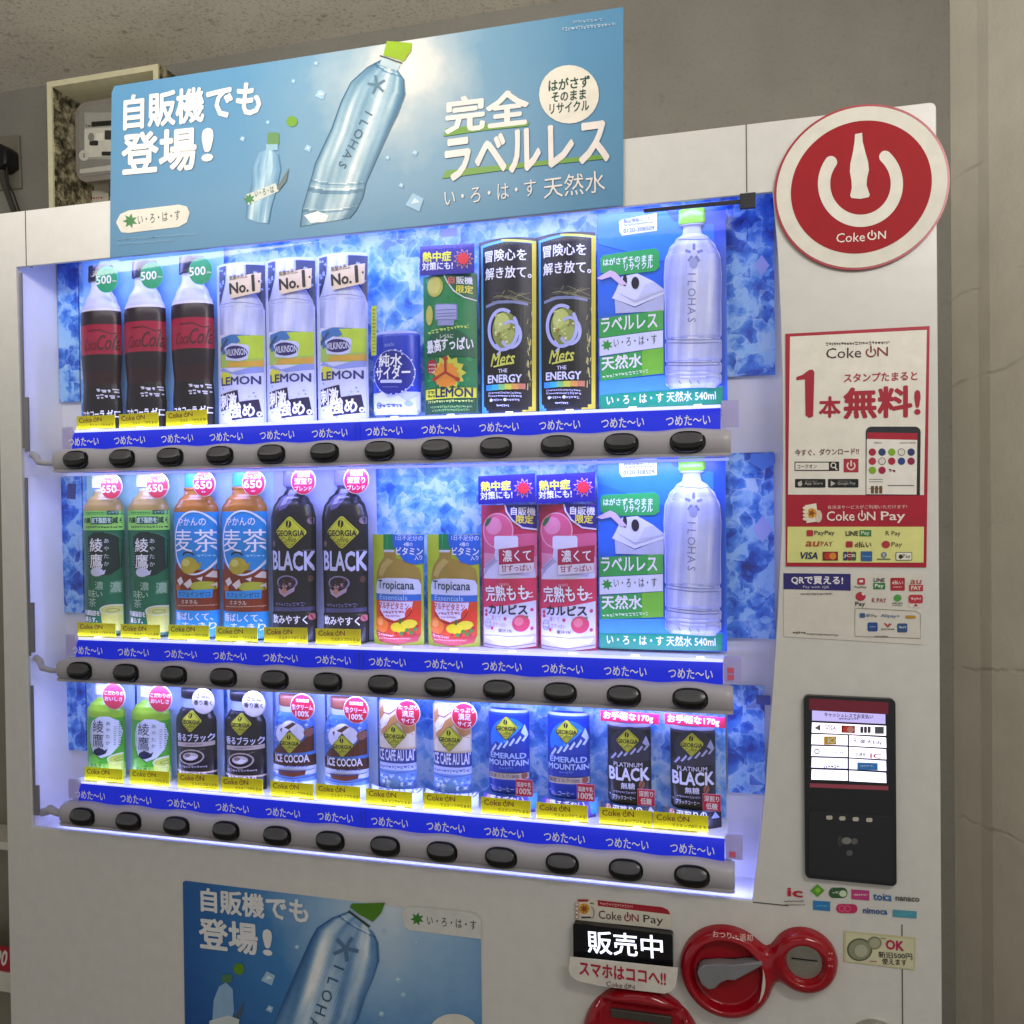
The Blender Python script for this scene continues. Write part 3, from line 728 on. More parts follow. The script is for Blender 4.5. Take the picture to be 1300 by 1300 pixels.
S.rect(110, 750, 326, 795, '#1c1c22', 2); S.rect(114, 755, 276, 790, '#e4dfd4', 3); S.txt('コークオン', 170, 773, 20, '#2a2226', 95, 4, .012)
S.ring(298, 768, 14, 14, 5, '#e4dfd4', 4); S.line([(306, 778), (316, 790)], 6, '#e4dfd4', 4)
S.rect(348, 736, 420, 802, '#a8283a', 2); S.ring(384, 770, 22, 22, 7, '#e8c8c0', 3, 24, -50, 230); S.line([(384, 744), (384, 772)], 8, '#e8c8c0', 4)
for x0_, tx in ((112, 'App Store'), (272, 'Google Play')):
    S.rect(x0_, 834, x0_+148, 876, '#141418', 2, 5); S.txt(tx, x0_+90, 857, 17, '#b8b4ac', 88, 3, .0); S.micro(x0_+48, 842, x0_+110, 6, '#8a8680')
S.ell(136, 858, 11, 12, '#b8b4ac', 3); S.ell(142, 846, 3, 4, '#b8b4ac', 3); S.poly([(285, 842), (308, 856), (285, 870)], '#b8b4ac', 3)
S.poly(rrect(455, 580, 722, 1000, 28)[14:28]+[(718, 912), (455, 912)], '#23222a', 2); S.poly([(462, 608), (706, 612), (706, 645), (462, 640)], '#a8142e', 3)
S.poly([(460, 640), (705, 645), (702, 910), (458, 908)], '#e6e2da', 3)
cs = ['#a8143a', '#24386c', '#7aa81c', '#d8d4c8', '#2a3468', '#b02a3c', '#d8d4c8', '#a8143a', '#243c80', '#8a1a4a', '#7aa81c', '#a01440']
for i, c in enumerate(cs): S.ell(487+(i % 5)*47, 704+(i//5)*44, 18, 18, c if c != '#d8d4c8' else '#4a4a48', 4); (S.ell(487+(i % 5)*47, 704+(i//5)*44, 15, 15, c, 5) if c == '#d8d4c8' else None)
S.micro(566, 786, 598, 18, '#6a2a3a', 4); S.micro(495, 655, 535, 9, '#5a4a4a', 4); S.micro(620, 655, 698, 8, '#6a6462', 4)
for y in (836, 848, 866, 880): S.line([(470, y), (538, y)], 2.5, '#5a5650', 4) if y != 866 else S.line([(562, y), (690, y)], 4, '#4a4640', 4)
for x in (480, 500, 520): S.rect(x, 868, x+15, 905, '#6a4a2c', 4, 4)
S.txt('各決済サービスがご利用いただけます!', 460, 970, 18, '#e8c8c4', 385, 3, .008)
coke_on(S, 456, 1014, 46, 385, '#f0dcd6', None, 3, True, 0, .012)
S.poly([(160, 962), (215, 952), (225, 1040), (168, 1048)], '#e8e0d0', 3); S.ell(193, 1000, 24, 24, '#d89a2c', 4); S.star(193, 1000, 20, 9, 5, '#8a4a14', 5)
for y in (975, 993, 1010, 1028): S.ell(163, y, 14, 8, '#eadcc4', 4)
S.ell(225, 1015, 18, 30, '#d8c8b8', 3)
S.rect(168, 1082, 200, 1112, '#b02a34', 3, 6); S.txt('PayPay', 255, 1098, 26, '#3a3432', 98, 3, .01); S.txt('LINE', 388, 1098, 22, '#2c2c2c', 60, 3, .025)
S.rect(425, 1082, 482, 1112, '#3a7a3a', 3, 3); S.txt('Pay', 453, 1098, 22, '#d8e4c8', 40, 4, .01); S.txt('R Pay', 588, 1100, 28, '#54443c', 72, 3, .005)
S.txt('au', 197, 1149, 24, '#b04a2c', 62, 3, .02, 0, .25); S.txt('PAY', 266, 1149, 24, '#8a3a2c', 58, 3, .008); S.rect(358, 1136, 392, 1166, '#a82a30', 3, 8); S.txt('d払い', 442, 1152, 28, '#5a2a2c', 80, 3, .02)
S.ell(553, 1152, 20, 18, '#b03038', 3); S.txt('Pay', 606, 1154, 28, '#54443c', 52, 3, .008)
S.txt('VISA', 180, 1206, 32, '#1c2c54', 88, 3, .03, 0, .2); S.rect(246, 1187, 320, 1230, '#7a2018', 3); S.ell(270, 1208, 17, 17, '#b8321c', 4); S.ell(295, 1208, 17, 17, '#d8842c', 4)
for x, c in ((346, '#2a3a5a'), (367, '#8a2030'), (388, '#2a5a34')): S.rect(x, 1187, x+20, 1230, c, 3, 6)
S.txt('JCB', 376, 1208, 18, '#e0d8c8', 55, 4, .02); S.rect(432, 1185, 486, 1233, '#2c5c9a', 3); S.micro(438, 1205, 480, 10, '#8ab0d8', 4)
S.rect(510, 1220, 575, 1226, '#6a6a64', 3); S.ell(543, 1202, 14, 14, '#6a7c94', 3); S.txt('D', 543, 1202, 14, '#e8e4d0', 8, 4)
S.rect(600, 1189, 680, 1230, '#5a5850', 2, 6); S.rect(603, 1192, 677, 1227, '#e6e4d2', 3, 5); S.ell(624, 1211, 10, 11, '#2a2a2a', 4); S.txt('Pay', 653, 1211, 24, '#2a2a2a', 38, 4, .008)
S.build('print', st, y=-.0012)

# payment sticker with the purple header (its matrix code is left blank)
st = sheet_sign('payment_sticker', [(1.0098, 1.2545), (1.1437, 1.2500), (1.1440, 1.3215), (1.0100, 1.3212)], -.0009, -.0004, ink('#d4d0c6', .4), 'white sticker with purple header and two rows of small payment logos', 'sticker')
S = Art('F1', -.001)
S.poly([(60, 112), (406, 116), (406, 203), (60, 195)], '#2c2670', 1); S.txt('QRで買える!', 232, 150, 42, '#e4e0ea', 265, 2, .03); S.txt('Pay with QR', 228, 185, 16, '#c8c4da', 135, 2, .005)
S.micro(148, 214, 310, 11, '#4a4640'); S.micro(108, 412, 175, 14, '#3a3632'); S.micro(178, 420, 342, 9, '#4a4642', 3, 0, 8)
S.rect(440, 137, 480, 172, '#b03040', 2, 8); S.rect(450, 147, 470, 160, '#e8d8d4', 3, 5); S.txt('PayPay', 457, 185, 13, '#4a4442', 62, 3)
S.txt('LINE', 553, 147, 18, '#3a3a3a', 56, 3, .02); S.rect(523, 162, 584, 195, '#2f7a3c', 2, 3); S.txt('Pay', 553, 179, 22, '#e4e8dc', 44, 3, .02)
S.rect(611, 136, 685, 202, '#a82030', 2, 5); S.txt('d払い', 647, 160, 20, '#e8d4d0', 56, 3, .02); S.micro(625, 180, 670, 7, '#e8d4d0')
S.rect(707, 172, 779, 205, '#b03a3c', 2); S.txt('au', 742, 157, 20, '#b05a50', 55, 3, .015, 0, .2); S.txt('PAY', 743, 188, 20, '#ecd8d0', 50, 3, .02)
S.ell(457, 232, 26, 23, '#b02838', 2); S.ell(472, 218, 10, 9, '#d8d0c8', 3); S.txt('Pay', 455, 273, 28, '#3a3634', 50, 3, .015)
S.txt('R PAY', 553, 252, 22, '#9a4448', 74, 3, .01); S.ell(648, 240, 20, 18, '#4a9a44', 2); S.micro(620, 262, 674, 11, '#3a4a38'); S.micro(620, 275, 672, 7, '#5a5a54')
S.rect(704, 223, 778, 290, '#d8d0c8', 2, 12); S.rect(704, 223, 778, 268, '#b83040', 3, 12); S.micro(716, 238, 768, 14, '#e8d8d4', 4); S.poly([(730, 282), (741, 268), (752, 282)], '#a02030', 4)
for q in (((428, 305), (430, 292), (745, 308), (766, 325), (766, 448), (428, 438)),):
    L_ = list(q)+[q[0]]; S.line(L_, 3, '#8a867e', 2)
S.rect(452, 318, 480, 342, '#3a5a8a', 2, 5); S.txt('銀行Pay', 513, 331, 17, '#4a5a7a', 58, 3, .01); S.txt('Alipay+', 610, 334, 20, '#4a6a94', 98, 3, .01, -2); S.rect(688, 330, 742, 346, '#b88a2c', 2, 7)
S.rect(493, 366, 545, 412, '#24488a', 2, 8); S.micro(503, 385, 535, 7, '#a8c0e0'); S.poly([(575, 368), (590, 372), (597, 382), (605, 370), (617, 374), (597, 392)], '#b03030', 3); S.micro(562, 396, 630, 10, '#5a4a44')
S.rect(646, 371, 698, 417, '#33507e', 2, 8); S.micro(655, 385, 690, 14, '#c8d4e0'); S.micro(530, 434, 600, 9, '#3a3632')
S.build('print', st, y=-.0009)

# OK sticker
S = Art('F4', -.001)
st = sheet_sign('coin_sticker', [S.pt(*p) for p in ((524, 524), (915, 572), (920, 392), (527, 355))], -.0009, -.0004, ink('#c2bf94', .35), 'small yellowed sticker with two drawn coins and a red OK', 'sticker')
S.poly([(534, 520), (906, 564), (911, 400), (537, 364)], '#cfccaa', 1)
S.ell(612, 457, 70, 63, '#5c6148', 2); S.ell(612, 457, 60, 54, '#8c9074', 3); S.ell(620, 462, 36, 34, '#aeb098', 4); S.ell(693, 420, 40, 36, '#7c8068', 2); S.ell(695, 420, 30, 27, '#a6a68c', 3)
S.txt('OK', 805, 432, 50, '#b02050', 95, 3, .04); S.txt('新旧500円', 808, 488, 34, '#2a2a26', 185, 3, .012, -3); S.txt('使えます', 803, 524, 34, '#2a2a26', 135, 3, .012, -3)
S.micro(728, 390, 758, 9, '#4a5a3a'); S.micro(668, 516, 705, 10, '#8a3a3a')
S.build('print', st, y=-.0009)

# pay sticker above the lit sign and hanging tongue below it
S = Art('G1', -.001)
st = sheet_sign('pay_sticker', [S.pt(*p) for p in ((280, 330), (270, 180), (300, 145), (1040, 218), (1090, 240), (1110, 275), (1105, 410), (700, 370))], -.0009, -.0004, ink('#d8d2c2', .4), 'small white sticker with a red stripe, just above the lit black sales sign', 'sticker')
S.poly([(470, 155), (1030, 216), (1080, 238), (1103, 280), (472, 205)], '#a3152a', 1); S.micro(490, 172, 775, 24, '#dca8a4', 2, 0, 32)
coke_on(S, 760, 305, 72, 570, '#3a2a2c', '#8a1c2c', 2, True, -5.5)
S.poly([(298, 150), (390, 152), (420, 300), (320, 308)], '#e2d6c4', 2); S.rect(298, 147, 390, 168, '#a02a30', 3); S.ell(355, 228, 45, 46, '#d89a34', 3); S.star(355, 228, 42, 16, 7, '#8a4a18', 4)
for y in (190, 225, 262, 298): S.ell(292, y, 18, 14, '#ecdcc8', 4); S.ring(292, y, 19, 15, 4, '#a05a48', 5)
S.ring(400, 265, 42, 60, 5, '#6a5a52', 3, 20, -70, 60); S.micro(405, 170, 440, 22, '#5a5a5a', 3); S.rect(330, 296, 412, 308, '#2a2422', 4)
S.build('print', st, y=-.0009)
S = Art('G1', -.018)
tg = rrect(*S.pt(222, 925), *S.pt(1165, 640), .010)
o_ = [S.pt(*p) for p in ((232, 648), (218, 760), (238, 815), (290, 855), (480, 898), (1050, 968), (1110, 950), (1150, 900), (1170, 745))]
st = sheet_sign('hanging_tag', o_, -.0180, -.0172, ink('#d9d4ca', .4), 'white rounded plastic tongue with red writing, standing out under the lit sign', 'sign')
bm = bmesh.new(); box(bm, .80, -.0172, .880, .876, -.0102, .8865); obj('bracket', bm, ink('#c9c5bb', .4), st)
S.txt('スマホはココへ!!', 683, 790, 115, '#b01c3a', 745, 2, .03, -7)
S.poly([(490, 815), (860, 862), (885, 948), (455, 895)], '#d2ccc6', 1); coke_on(S, 668, 893, 42, 250, '#5a2430', None, 3, False, -7)
S.build('print', st, y=-.0180)

# ---- the two water posters
def drop(S, x, y, r, lev=2): S.poly([(x-r, y+r*.3), (x-r*.2, y-r), (x+r, y-r*.4), (x+r*.5, y+r)], '#9ac0dc', lev); S.poly([(x-r*.4, y+r*.2), (x, y-r*.5), (x+r*.6, y)], '#cfe2ee', lev+1)
def star8(S, cx, cy, r, col, lev): S.star(cx, cy, r, r*.5, 7, col, lev, -80)
def tilted_bottle(S, L, cols, name='ILOHAS'):
    """L: outline left and right chains bottom to top in crop coordinates"""
    body, edge, hi = cols
    left, right, cap = L
    S.poly(left+right[::-1], body, 2)
    S.line(left, 6, edge, 4); S.line(right, 6, edge, 4)
    S.poly(cap, '#7ea81c', 4)
POST_SURF = lambda x, z: (-(z-(1.795-P0[1]))*.012 if z > 1.795-P0[1] else 0)
P0 = (.183, 1.7215)
pr = empty('advertising_poster', (P0[0], -.003, P0[1]), 'wide blue poster of a clear water bottle clipped above the lit window', 'poster')
Y0 = -.004
S = Art('P', Y0, P0)
sky = printed_sky('poster_print', .585, 1.900, .42, [(.14, '#efe6d8'), (.24, '#adbbc1'), (.38, '#7199b3'), (.62, '#558aae'), (1.0, '#4c82a8')])
c_ = [S.pt(*p) for p in ((139, 327), (791, 260), (791, 7), (140, 108))]
bm = bmesh.new(); nz = 26; rows = []
for k in range(nz+1):
    t = k/nz; a = (c_[0][0]+(c_[3][0]-c_[0][0])*t, c_[0][1]+(c_[3][1]-c_[0][1])*t); b = (c_[1][0]+(c_[2][0]-c_[1][0])*t, c_[1][1]+(c_[2][1]-c_[1][1])*t)
    if k == nz: a = (a[0]+.004, a[1]-.0005)
    rows.append([bm.verts.new((p[0], -POST_SURF(*p)+dy, p[1])) for dy in (0, .0012) for p in (a, b)])
for q, r2 in zip(rows, rows[1:]):
    bm.faces.new((q[0], q[1], r2[1], r2[0])); bm.faces.new((q[2], r2[2], r2[3], q[3])); bm.faces.new((q[0], r2[0], r2[2], q[2])); bm.faces.new((q[1], q[3], r2[3], r2[1]))
bm.faces.new((rows[0][0], rows[0][2], rows[0][3], rows[0][1])); bm.faces.new((rows[-1][0], rows[-1][1], rows[-1][3], rows[-1][2]))
obj('poster_sheet', bm, sky, pr)
PW = '#e9dfd8'
S = Art('A1', Y0, P0)
S.txt('自販機でも', 697, 385, 125, PW, 500, 4, .03, 7); S.txt('登場', 580, 555, 150, PW, 268, 4, .03, 6); S.txt('!', 760, 530, 115, PW, 30, 4, .03, 6)
S.poly([(425+12, 840), (425, 815), (440, 785), (470, 772), (655, 750), (685, 757), (695, 780), (685, 815), (655, 832), (470, 854), (445, 852)], '#dcd6c8', 2)
star8(S, 477, 810, 28, '#2a7a34', 3); S.txt('い・ろ・は・す', 582, 797, 36, '#23282c', 155, 3, .008, 7)
S.micro(430, 875, 720, 9, '#7ea6c4', 2, 1, -22); S.micro(430, 892, 640, 9, '#7ea6c4', 2, 2, -16)
S.ell(1069, 444, 20, 20, '#6c9a1c', 3)
for x, y, r in ((1157, 230, 8), (1073, 295, 8), (1175, 345, 18), (980, 447, 8), (887, 508, 10), (1128, 543, 14)): drop(S, x, y, r)
# small bottle losing its label
S.poly([(900, 800), (905, 740), (922, 680), (925, 610), (945, 560), (985, 545), (1020, 560), (1030, 620), (1015, 690), (995, 760), (985, 820), (940, 815)], '#7fb0cc', 2)
S.clear([(900, 800), (905, 740), (922, 680), (925, 610), (945, 560), (975, 546)], [(985, 820), (995, 760), (1015, 690), (1030, 620), (1020, 565), (1000, 548)], ['#3d7195', '#5283a6', '#6695b5', '#7ba6c1', '#93b8cd', '#aecbd9', '#c9dce3'], 3, 40, 14, 9)
S.rect(980, 485, 1022, 530, '#5c8a4c', 3, 6); S.rect(975, 528, 1018, 550, '#8cb4c4', 3)
S.poly([(900, 715), (1010, 672), (1025, 700), (910, 752)], '#c9cfc6', 4); S.poly([(1015, 690), (1060, 615), (1050, 665), (1022, 700)], '#5a6a62', 4); star8(S, 915, 730, 22, '#2a7a34', 5); S.txt('い・ろ・は', 970, 703, 24, '#3a4248', 70, 5, .01, 14)
S2 = Art('A2', Y0, P0); 
S2.sh = S.sh
S = S2
Lf = [(-55, 830), (-45, 760), (-10, 640), (0, 600), (60, 470), (95, 370), (130, 300), (190, 245), (245, 215)]
Rt = [(125, 800), (150, 770), (175, 720), (185, 670), (225, 580), (275, 470), (300, 420), (328, 345), (325, 290), (300, 255)]
S.clear(Lf, Rt, ['#3d6a88', '#4c7995', '#5b86a0', '#6a92aa', '#7fa2b6', '#95b2c1', '#adc3cd', '#cad6da', '#e8ebea'], 2, 90, 26, 3, ((.085, .008, -.3), (.20, .012, -.4), (.245, .006, -.25), (.955, .008, -.3)))
S.line(Lf, 2.5, '#3c6584', 4); S.line(Rt, 2.5, '#4c7592', 4)
S.poly([(-40, 790), (10, 775), (50, 790), (40, 812), (-15, 818)], '#eef0ea', 4)
S.poly([(245, 205), (235, 235), (300, 258), (312, 235)], '#b4c6cc', 4); S.line([(236, 202), (318, 230)], 6, '#4a5a50', 5)
S.poly([(262, 148), (352, 155), (350, 185), (322, 225), (300, 215), (248, 200)], '#8fae1c', 5)
for i, ch in enumerate('ILOHAS'): S.txt(ch, 196-i*19, 415+i*38, 34, '#3c5c74', None, 5, .0, -116)
for a in range(5): S.line([(225, 310), (225+34*math.cos(R(72*a-100)), 310+36*math.sin(R(72*a-100)))], 9, '#5a7a90', 5)
S.txt('完全', 628, 408, 128, PW, 300, 4, .03, 7)
S.poly([(470, 500), (480, 470), (630, 455), (785, 445), (780, 462), (620, 478)], '#6a9a2c', 3); S.poly([(465, 655), (480, 625), (1070, 565), (1068, 582), (780, 612)], '#6a9a2c', 3)
S.txt('ラベルレス', 770, 552, 150, PW, 595, 5, .032, 7.5)
S.txt('い・ろ・は・す', 640, 708, 60, PW, 335, 4, .004, 7); S.txt('天然水', 950, 677, 80, PW, 225, 4, .008, 7)
S.ell(931, 345, 110, 108, '#e2dbcc', 3); DG = '#1c4438'
S.txt('はがさず', 931, 305, 42, DG, 150, 4, .025, 7); S.txt('そのまま', 930, 350, 36, DG, 125, 4, .025, 6); S.txt('リサイクル', 932, 392, 38, DG, 145, 4, .022, 6)
S.micro(945, 72, 1055, 12, '#9ab6cc', 2, 0, -10); S.micro(905, 98, 1100, 14, '#a8c0d2', 2, 0, -20)
for x, y, r in ((15, 345, 18), (365, 560, 12), (265, 578, 9), (365, 742, 34), (315, 680, 10), (0, 230, 8)): drop(S, x, y, r)
S.build('print', pr, surf=POST_SURF, step=.05, off=.0002, rough=.4)

# lower poster inside its frame
S = Art('F5', -.002)
lp = [(.2735, .55), (.6715, .55), (.6715, .9060), (.6695, .9150), (.6630, .9190), (.2780, .9215), (.2745, .9195)]
sky2 = printed_sky('poster_print_low', .56, .915, .42, [(.10, '#c9d6e2'), (.30, '#8fb4d6'), (.52, '#3c7cb8'), (.78, '#1d5ba0'), (1.0, '#0e3f84')])
st = sheet_sign('framed_poster', lp, -.0010, -.0004, sky2, 'blue poster of a clear bottle in the lower front of the machine', 'poster')
S.txt('自販機でも', 352, 172, 85, '#dfe0e2', 390, 4, .03, -6.5); S.txt('登場', 258, 285, 110, '#dfe0e2', 210, 4, .03, -6.5); S.txt('!', 403, 308, 90, '#dfe0e2', 24, 4, .03)
S.poly([(900, 225), (892, 205), (905, 185), (930, 176), (1130, 195), (1165, 203), (1185, 225), (1187, 296), (925, 264), (905, 250)], '#cfcfcb', 2); star8(S, 952, 222, 26, '#3a7a2c', 3); S.txt('い・ろ・は・す', 1078, 236, 34, '#23282c', 180, 3, .008, -6)
S.ell(1085, 640, 90, 70, '#d6d4cc', 2)
Lf = [(420, 640), (430, 600), (480, 480), (520, 390), (560, 300), (585, 255), (640, 218), (700, 196)]
Rt = [(700, 640), (735, 590), (760, 510), (790, 440), (812, 375), (808, 310), (795, 280), (785, 265)]
S.clear(Lf, Rt, ['#325f96', '#4673a6', '#5a86b5', '#6690bd', '#7fa4ca', '#98b7d5', '#b2cae0', '#cfdde8', '#e9eef2'], 2, 80, 26, 5, ((.93, .010, -.3),))
S.line(Lf, 2.5, '#386498', 4); S.line(Rt, 2.5, '#4a76a8', 4)
S.poly([(712, 165), (835, 162), (820, 200), (790, 232), (740, 205), (705, 178)], '#4c7e1c', 5); S.line([(700, 192), (778, 250)], 8, '#2a3c34', 5)
for a in range(5): S.line([(690, 330), (690+48*math.cos(R(72*a-60)), 330+48*math.sin(R(72*a-60)))], 14, '#54749a', 5)
for i, ch in enumerate('ILOHA'): S.txt(ch, 665-i*22, 400+i*52, 42, '#34547c', None, 5, .0, -112)
S.poly([(200, 600), (205, 520), (225, 470), (250, 455), (275, 480), (280, 560), (262, 620), (200, 620)], '#8ab0d2', 2); S.rect(236, 425, 272, 455, '#4a7a54', 3, 5); S.ell(298, 405, 20, 22, '#5a8a1c', 3); S.poly([(280, 590), (318, 520), (305, 580)], '#4c5a5c', 3)
S.poly([(190, 595), (260, 575), (300, 590), (295, 625), (190, 620)], '#c4cdd0', 4)
for x, y, r in ((405, 440, 26), (510, 325, 10), (880, 445, 16), (900, 500, 12), (948, 308, 9), (830, 265, 8), (410, 552, 14), (820, 570, 12)): drop(S, x, y, r)
S.build('print', st, y=-.0010)

# ================================================================== DRINKS
PY = .040                                     # depth of the plane the packages stand on
WALLC = {}
def lathe_part(prof, k, name, mat_bands, parent, cx, n=26):
    """front of a round body: prof is (z, r) bottom to top, mat_bands colours by (ztop)"""
    bm = bmesh.new(); rows = []
    for z, r in prof: rows.append([bm.verts.new((r*math.cos(math.pi*i/n), -k*r*math.sin(math.pi*i/n), z)) for i in range(n+1)])
    cols = []
    for (a, b, p, q) in zip(rows, rows[1:], prof, prof[1:]):
        zc = (p[0]+q[0])/2
        c = next((c for zt, c in mat_bands if zc <= zt), mat_bands[-1][1])
        if c not in cols: cols.append(c)
        for i in range(n): bm.faces.new((a[i+1], a[i], b[i], b[i+1])).material_index = cols.index(c)
    for rr in (rows[0], rows[-1]):
        bm.faces.new(rr)
    return obj(name, bm, [c if isinstance(c, bpy.types.Material) else ink(c, .3) for c in cols], parent, smooth=45)
class Product:
    def __init__(s, name, label, cat, group, xc, z0, crop, y=PY):
        s.root = empty(name, (xc, y, z0), label, cat, group); s.xc, s.z0, s.y, s.crop = xc, z0, y, crop
        s.A = Art(crop, y-.004, (xc, z0)); s.front = .009
    def art(s): return Art(s.crop, s.y-s.front, (s.xc, s.z0))
    def body(s, cx, prof, bands, name='body', k=.55, cap=None):
        """prof: (crop y, half width) top to bottom; bands: (crop y of lower end, colour) top to bottom"""
        X = lambda y, hw: abs(s.A.pt(cx+hw, y)[0]-s.A.pt(cx-hw, y)[0])/2
        Z = lambda y: s.A.pt(cx, y)[1]
        ys = sorted(set([p[0] for p in prof]+[b[0] for b in bands if prof[0][0] < b[0] < prof[-1][0]]))
        def hw(y):
            for (a, u), (b, v) in zip(prof, prof[1:]):
                if a <= y <= b:
                    t = (y-a)/(b-a) if b > a else 0; t2 = t*t*(3-2*t) if abs(u-v) > 14 else t; return u+(v-u)*t2
            return prof[-1][1]
        fine = []
        for a, b in zip(ys, ys[1:]):
            m_ = 4 if abs(hw(a)-hw(b)) > 6 else 2
            fine += [a+(b-a)*i/m_ for i in range(m_)]
        fine.append(ys[-1])
        P = [(Z(y), X(y, hw(y))) for y in fine][::-1]
        s.P = P; s.k = k; s.front = k*max(r for z, r in P)*.92
        zb = sorted([(Z(b[0]), b[1]) for b in bands]); 
        # colour by lower end: a face belongs to the band whose lower end is just under it
        def up(zc):
            c = bands[-1][1]
            for yb, col in bands:
                if zc >= Z(yb)-1e-6: return col
            return c
        mb = []
        for p, q in zip(P, P[1:]): mb.append((q[0]-1e-7, up((p[0]+q[0])/2)))
        o = lathe_part(P, k, name, [(z, c) for z, c in mb], s.root, cx)
        if cap:
            pc, col = cap; Q = [(Z(y), X(y, h)) for y, h in pc][::-1]
            lathe_part(Q, k, 'cap', [(9, col)], s.root, cx)
        s.bx = s.A.pt(cx, prof[len(prof)//2][0])[0]
        if abs(s.bx) > 1e-5:
            for ch in s.root.children: 
                if ch.name.startswith((name, 'cap')): ch.location.x = s.bx
        return o
    def rmax(s, z):
        P = s.P
        if z <= P[0][0]: return P[0][1]
        for (a, u), (b, v) in zip(P, P[1:]):
            if a <= z <= b: return u+(v-u)*((z-a)/(b-a) if b > a else 0)
        return P[-1][1]
    def wrap(s, art, name='label'):
        bx = s.bx
        art.sh = [([(x-bx, z) for x, z in vs], fs, c, l) for vs, fs, c, l in art.sh]
        o = art.build(name, s.root, surf=lambda x, z: s.k*math.sqrt(max(0, s.rmax(z)**2-x*x)), rmax=s.rmax, off=.0003)
        o.location.x = bx; return o
    def card(s, pts, col, bulge=.010, name='card', y_off=0.0, thick=.0012):
        """a stiff printed card bent round like the can it stands for"""
        P = [s.A.pt(*p) for p in pts]; xs = [p[0] for p in P]; x0, x1 = min(xs), max(xs); xm, hw = (x0+x1)/2, (x1-x0)/2
        s.front = max(.002, bulge*.8-y_off) if name == 'card' else bulge*.8-y_off
        s.surf = lambda x, z: bulge*(1-((x-xm)/hw)**2) - y_off
        bm = bmesh.new(); N = 20
        zt = sum(sorted(p[1] for p in P)[-2:])/2; zb = sum(sorted(p[1] for p in P)[:2])/2
        rows = []
        for i in range(N+1):
            x = x0+(x1-x0)*i/N; y = -s.surf(x, 0)
            rows.append([bm.verts.new((x, y+a, z)) for a in (0, thick) for z in (zb, zt)])
        for a, b in zip(rows, rows[1:]):
            bm.faces.new((a[0], b[0], b[1], a[1])); bm.faces.new((a[2], a[3], b[3], b[2])); bm.faces.new((a[1], b[1], b[3], a[3])); bm.faces.new((a[0], a[2], b[2], b[0]))
        bm.faces.new((rows[0][0], rows[0][1], rows[0][3], rows[0][2])); bm.faces.new((rows[-1][0], rows[-1][2], rows[-1][3], rows[-1][1]))
        return obj(name, bm, col if isinstance(col, bpy.types.Material) else ink(col, .4), s.root, smooth=40)
    def on_card(s, art, name='print'): return art.build(name, s.root, surf=s.surf, off=.0003)
    def badge(s, cx, cy, r, col, lines, front=.024, name='badge', sq=False, rim='#f0e4e8'):
        """a die-cut sticker that stands in front of the package"""
        A = Art(s.crop, s.y-front, (s.xc, s.z0)); c = A.pt(cx, cy); rr = abs(A.pt(cx+r, cy)[0]-A.pt(cx-r, cy)[0])/2
        out = circ(c[0], c[1], rr, n=40) if not sq else rrect(c[0]-rr, c[1]-rr*.95, c[0]+rr, c[1]+rr*.95, rr*.06, 3)
        o = obj(name, PLATE([out], -front, -front+.0008), ink(rim, .35), s.root)
        if sq: A.raw(rrect(c[0]-rr*.96, c[1]-rr*.91, c[0]+rr*.96, c[1]+rr*.91, rr*.05, 3), [tuple(range(16))], col, 1)
        else: A.raw(circ(c[0], c[1], rr*.95, n=40), [tuple(range(40))], col, 1)
        for t, dx, dy, h, w_, tc in lines:
            if t: A.txt(t, cx+dx, cy+dy, h, tc, w_, 2, .02)
            else: A.micro(cx+dx-w_/2, cy+dy-h/2, cx+dx+w_/2, h, tc, 2)
        A.build('badge_print', o, y=-front)
        return o
GD = '#c9cc34'
def georgia(A, cx, cy, rx, ry, lev=2):
    A.diamond(cx, cy, rx, ry, '#1a1a18', lev); A.diamond(cx, cy, rx*.95, ry*.95, GD, lev+1); A.diamond(cx, cy, rx*.86, ry*.86, '#3a3a18', lev+2); A.diamond(cx, cy, rx*.83, ry*.83, GD, lev+3)
    A.ell(cx-rx*.05, cy-ry*.47, rx*.17, ry*.21, '#1c1a12', lev+4); A.line([(cx-rx*.02, cy-ry*.66), (cx-rx*.08, cy-ry*.28)], rx*.05, GD, lev+5)
    A.txt('GEORGIA', cx-rx*.02, cy+ry*.05, ry*.32, '#1a1a14', rx*1.62, lev+4, .03); A.txt('Coffee', cx-rx*.06, cy+ry*.40, ry*.30, '#1a1a14', rx*.9, lev+4, .008, 5, .3); A.micro(cx-rx*.25, cy+ry*.60, cx+rx*.22, ry*.08, '#2a2a1a', lev+4)
def pair(p, others, labels, group):
    """copies of a finished package further along the shelf"""
    for (x, z), l in zip(others, labels): copy_tree(p.root, (x, p.y, z), l, group)
GRP = 'drink packages displayed on the vending machine shelves'

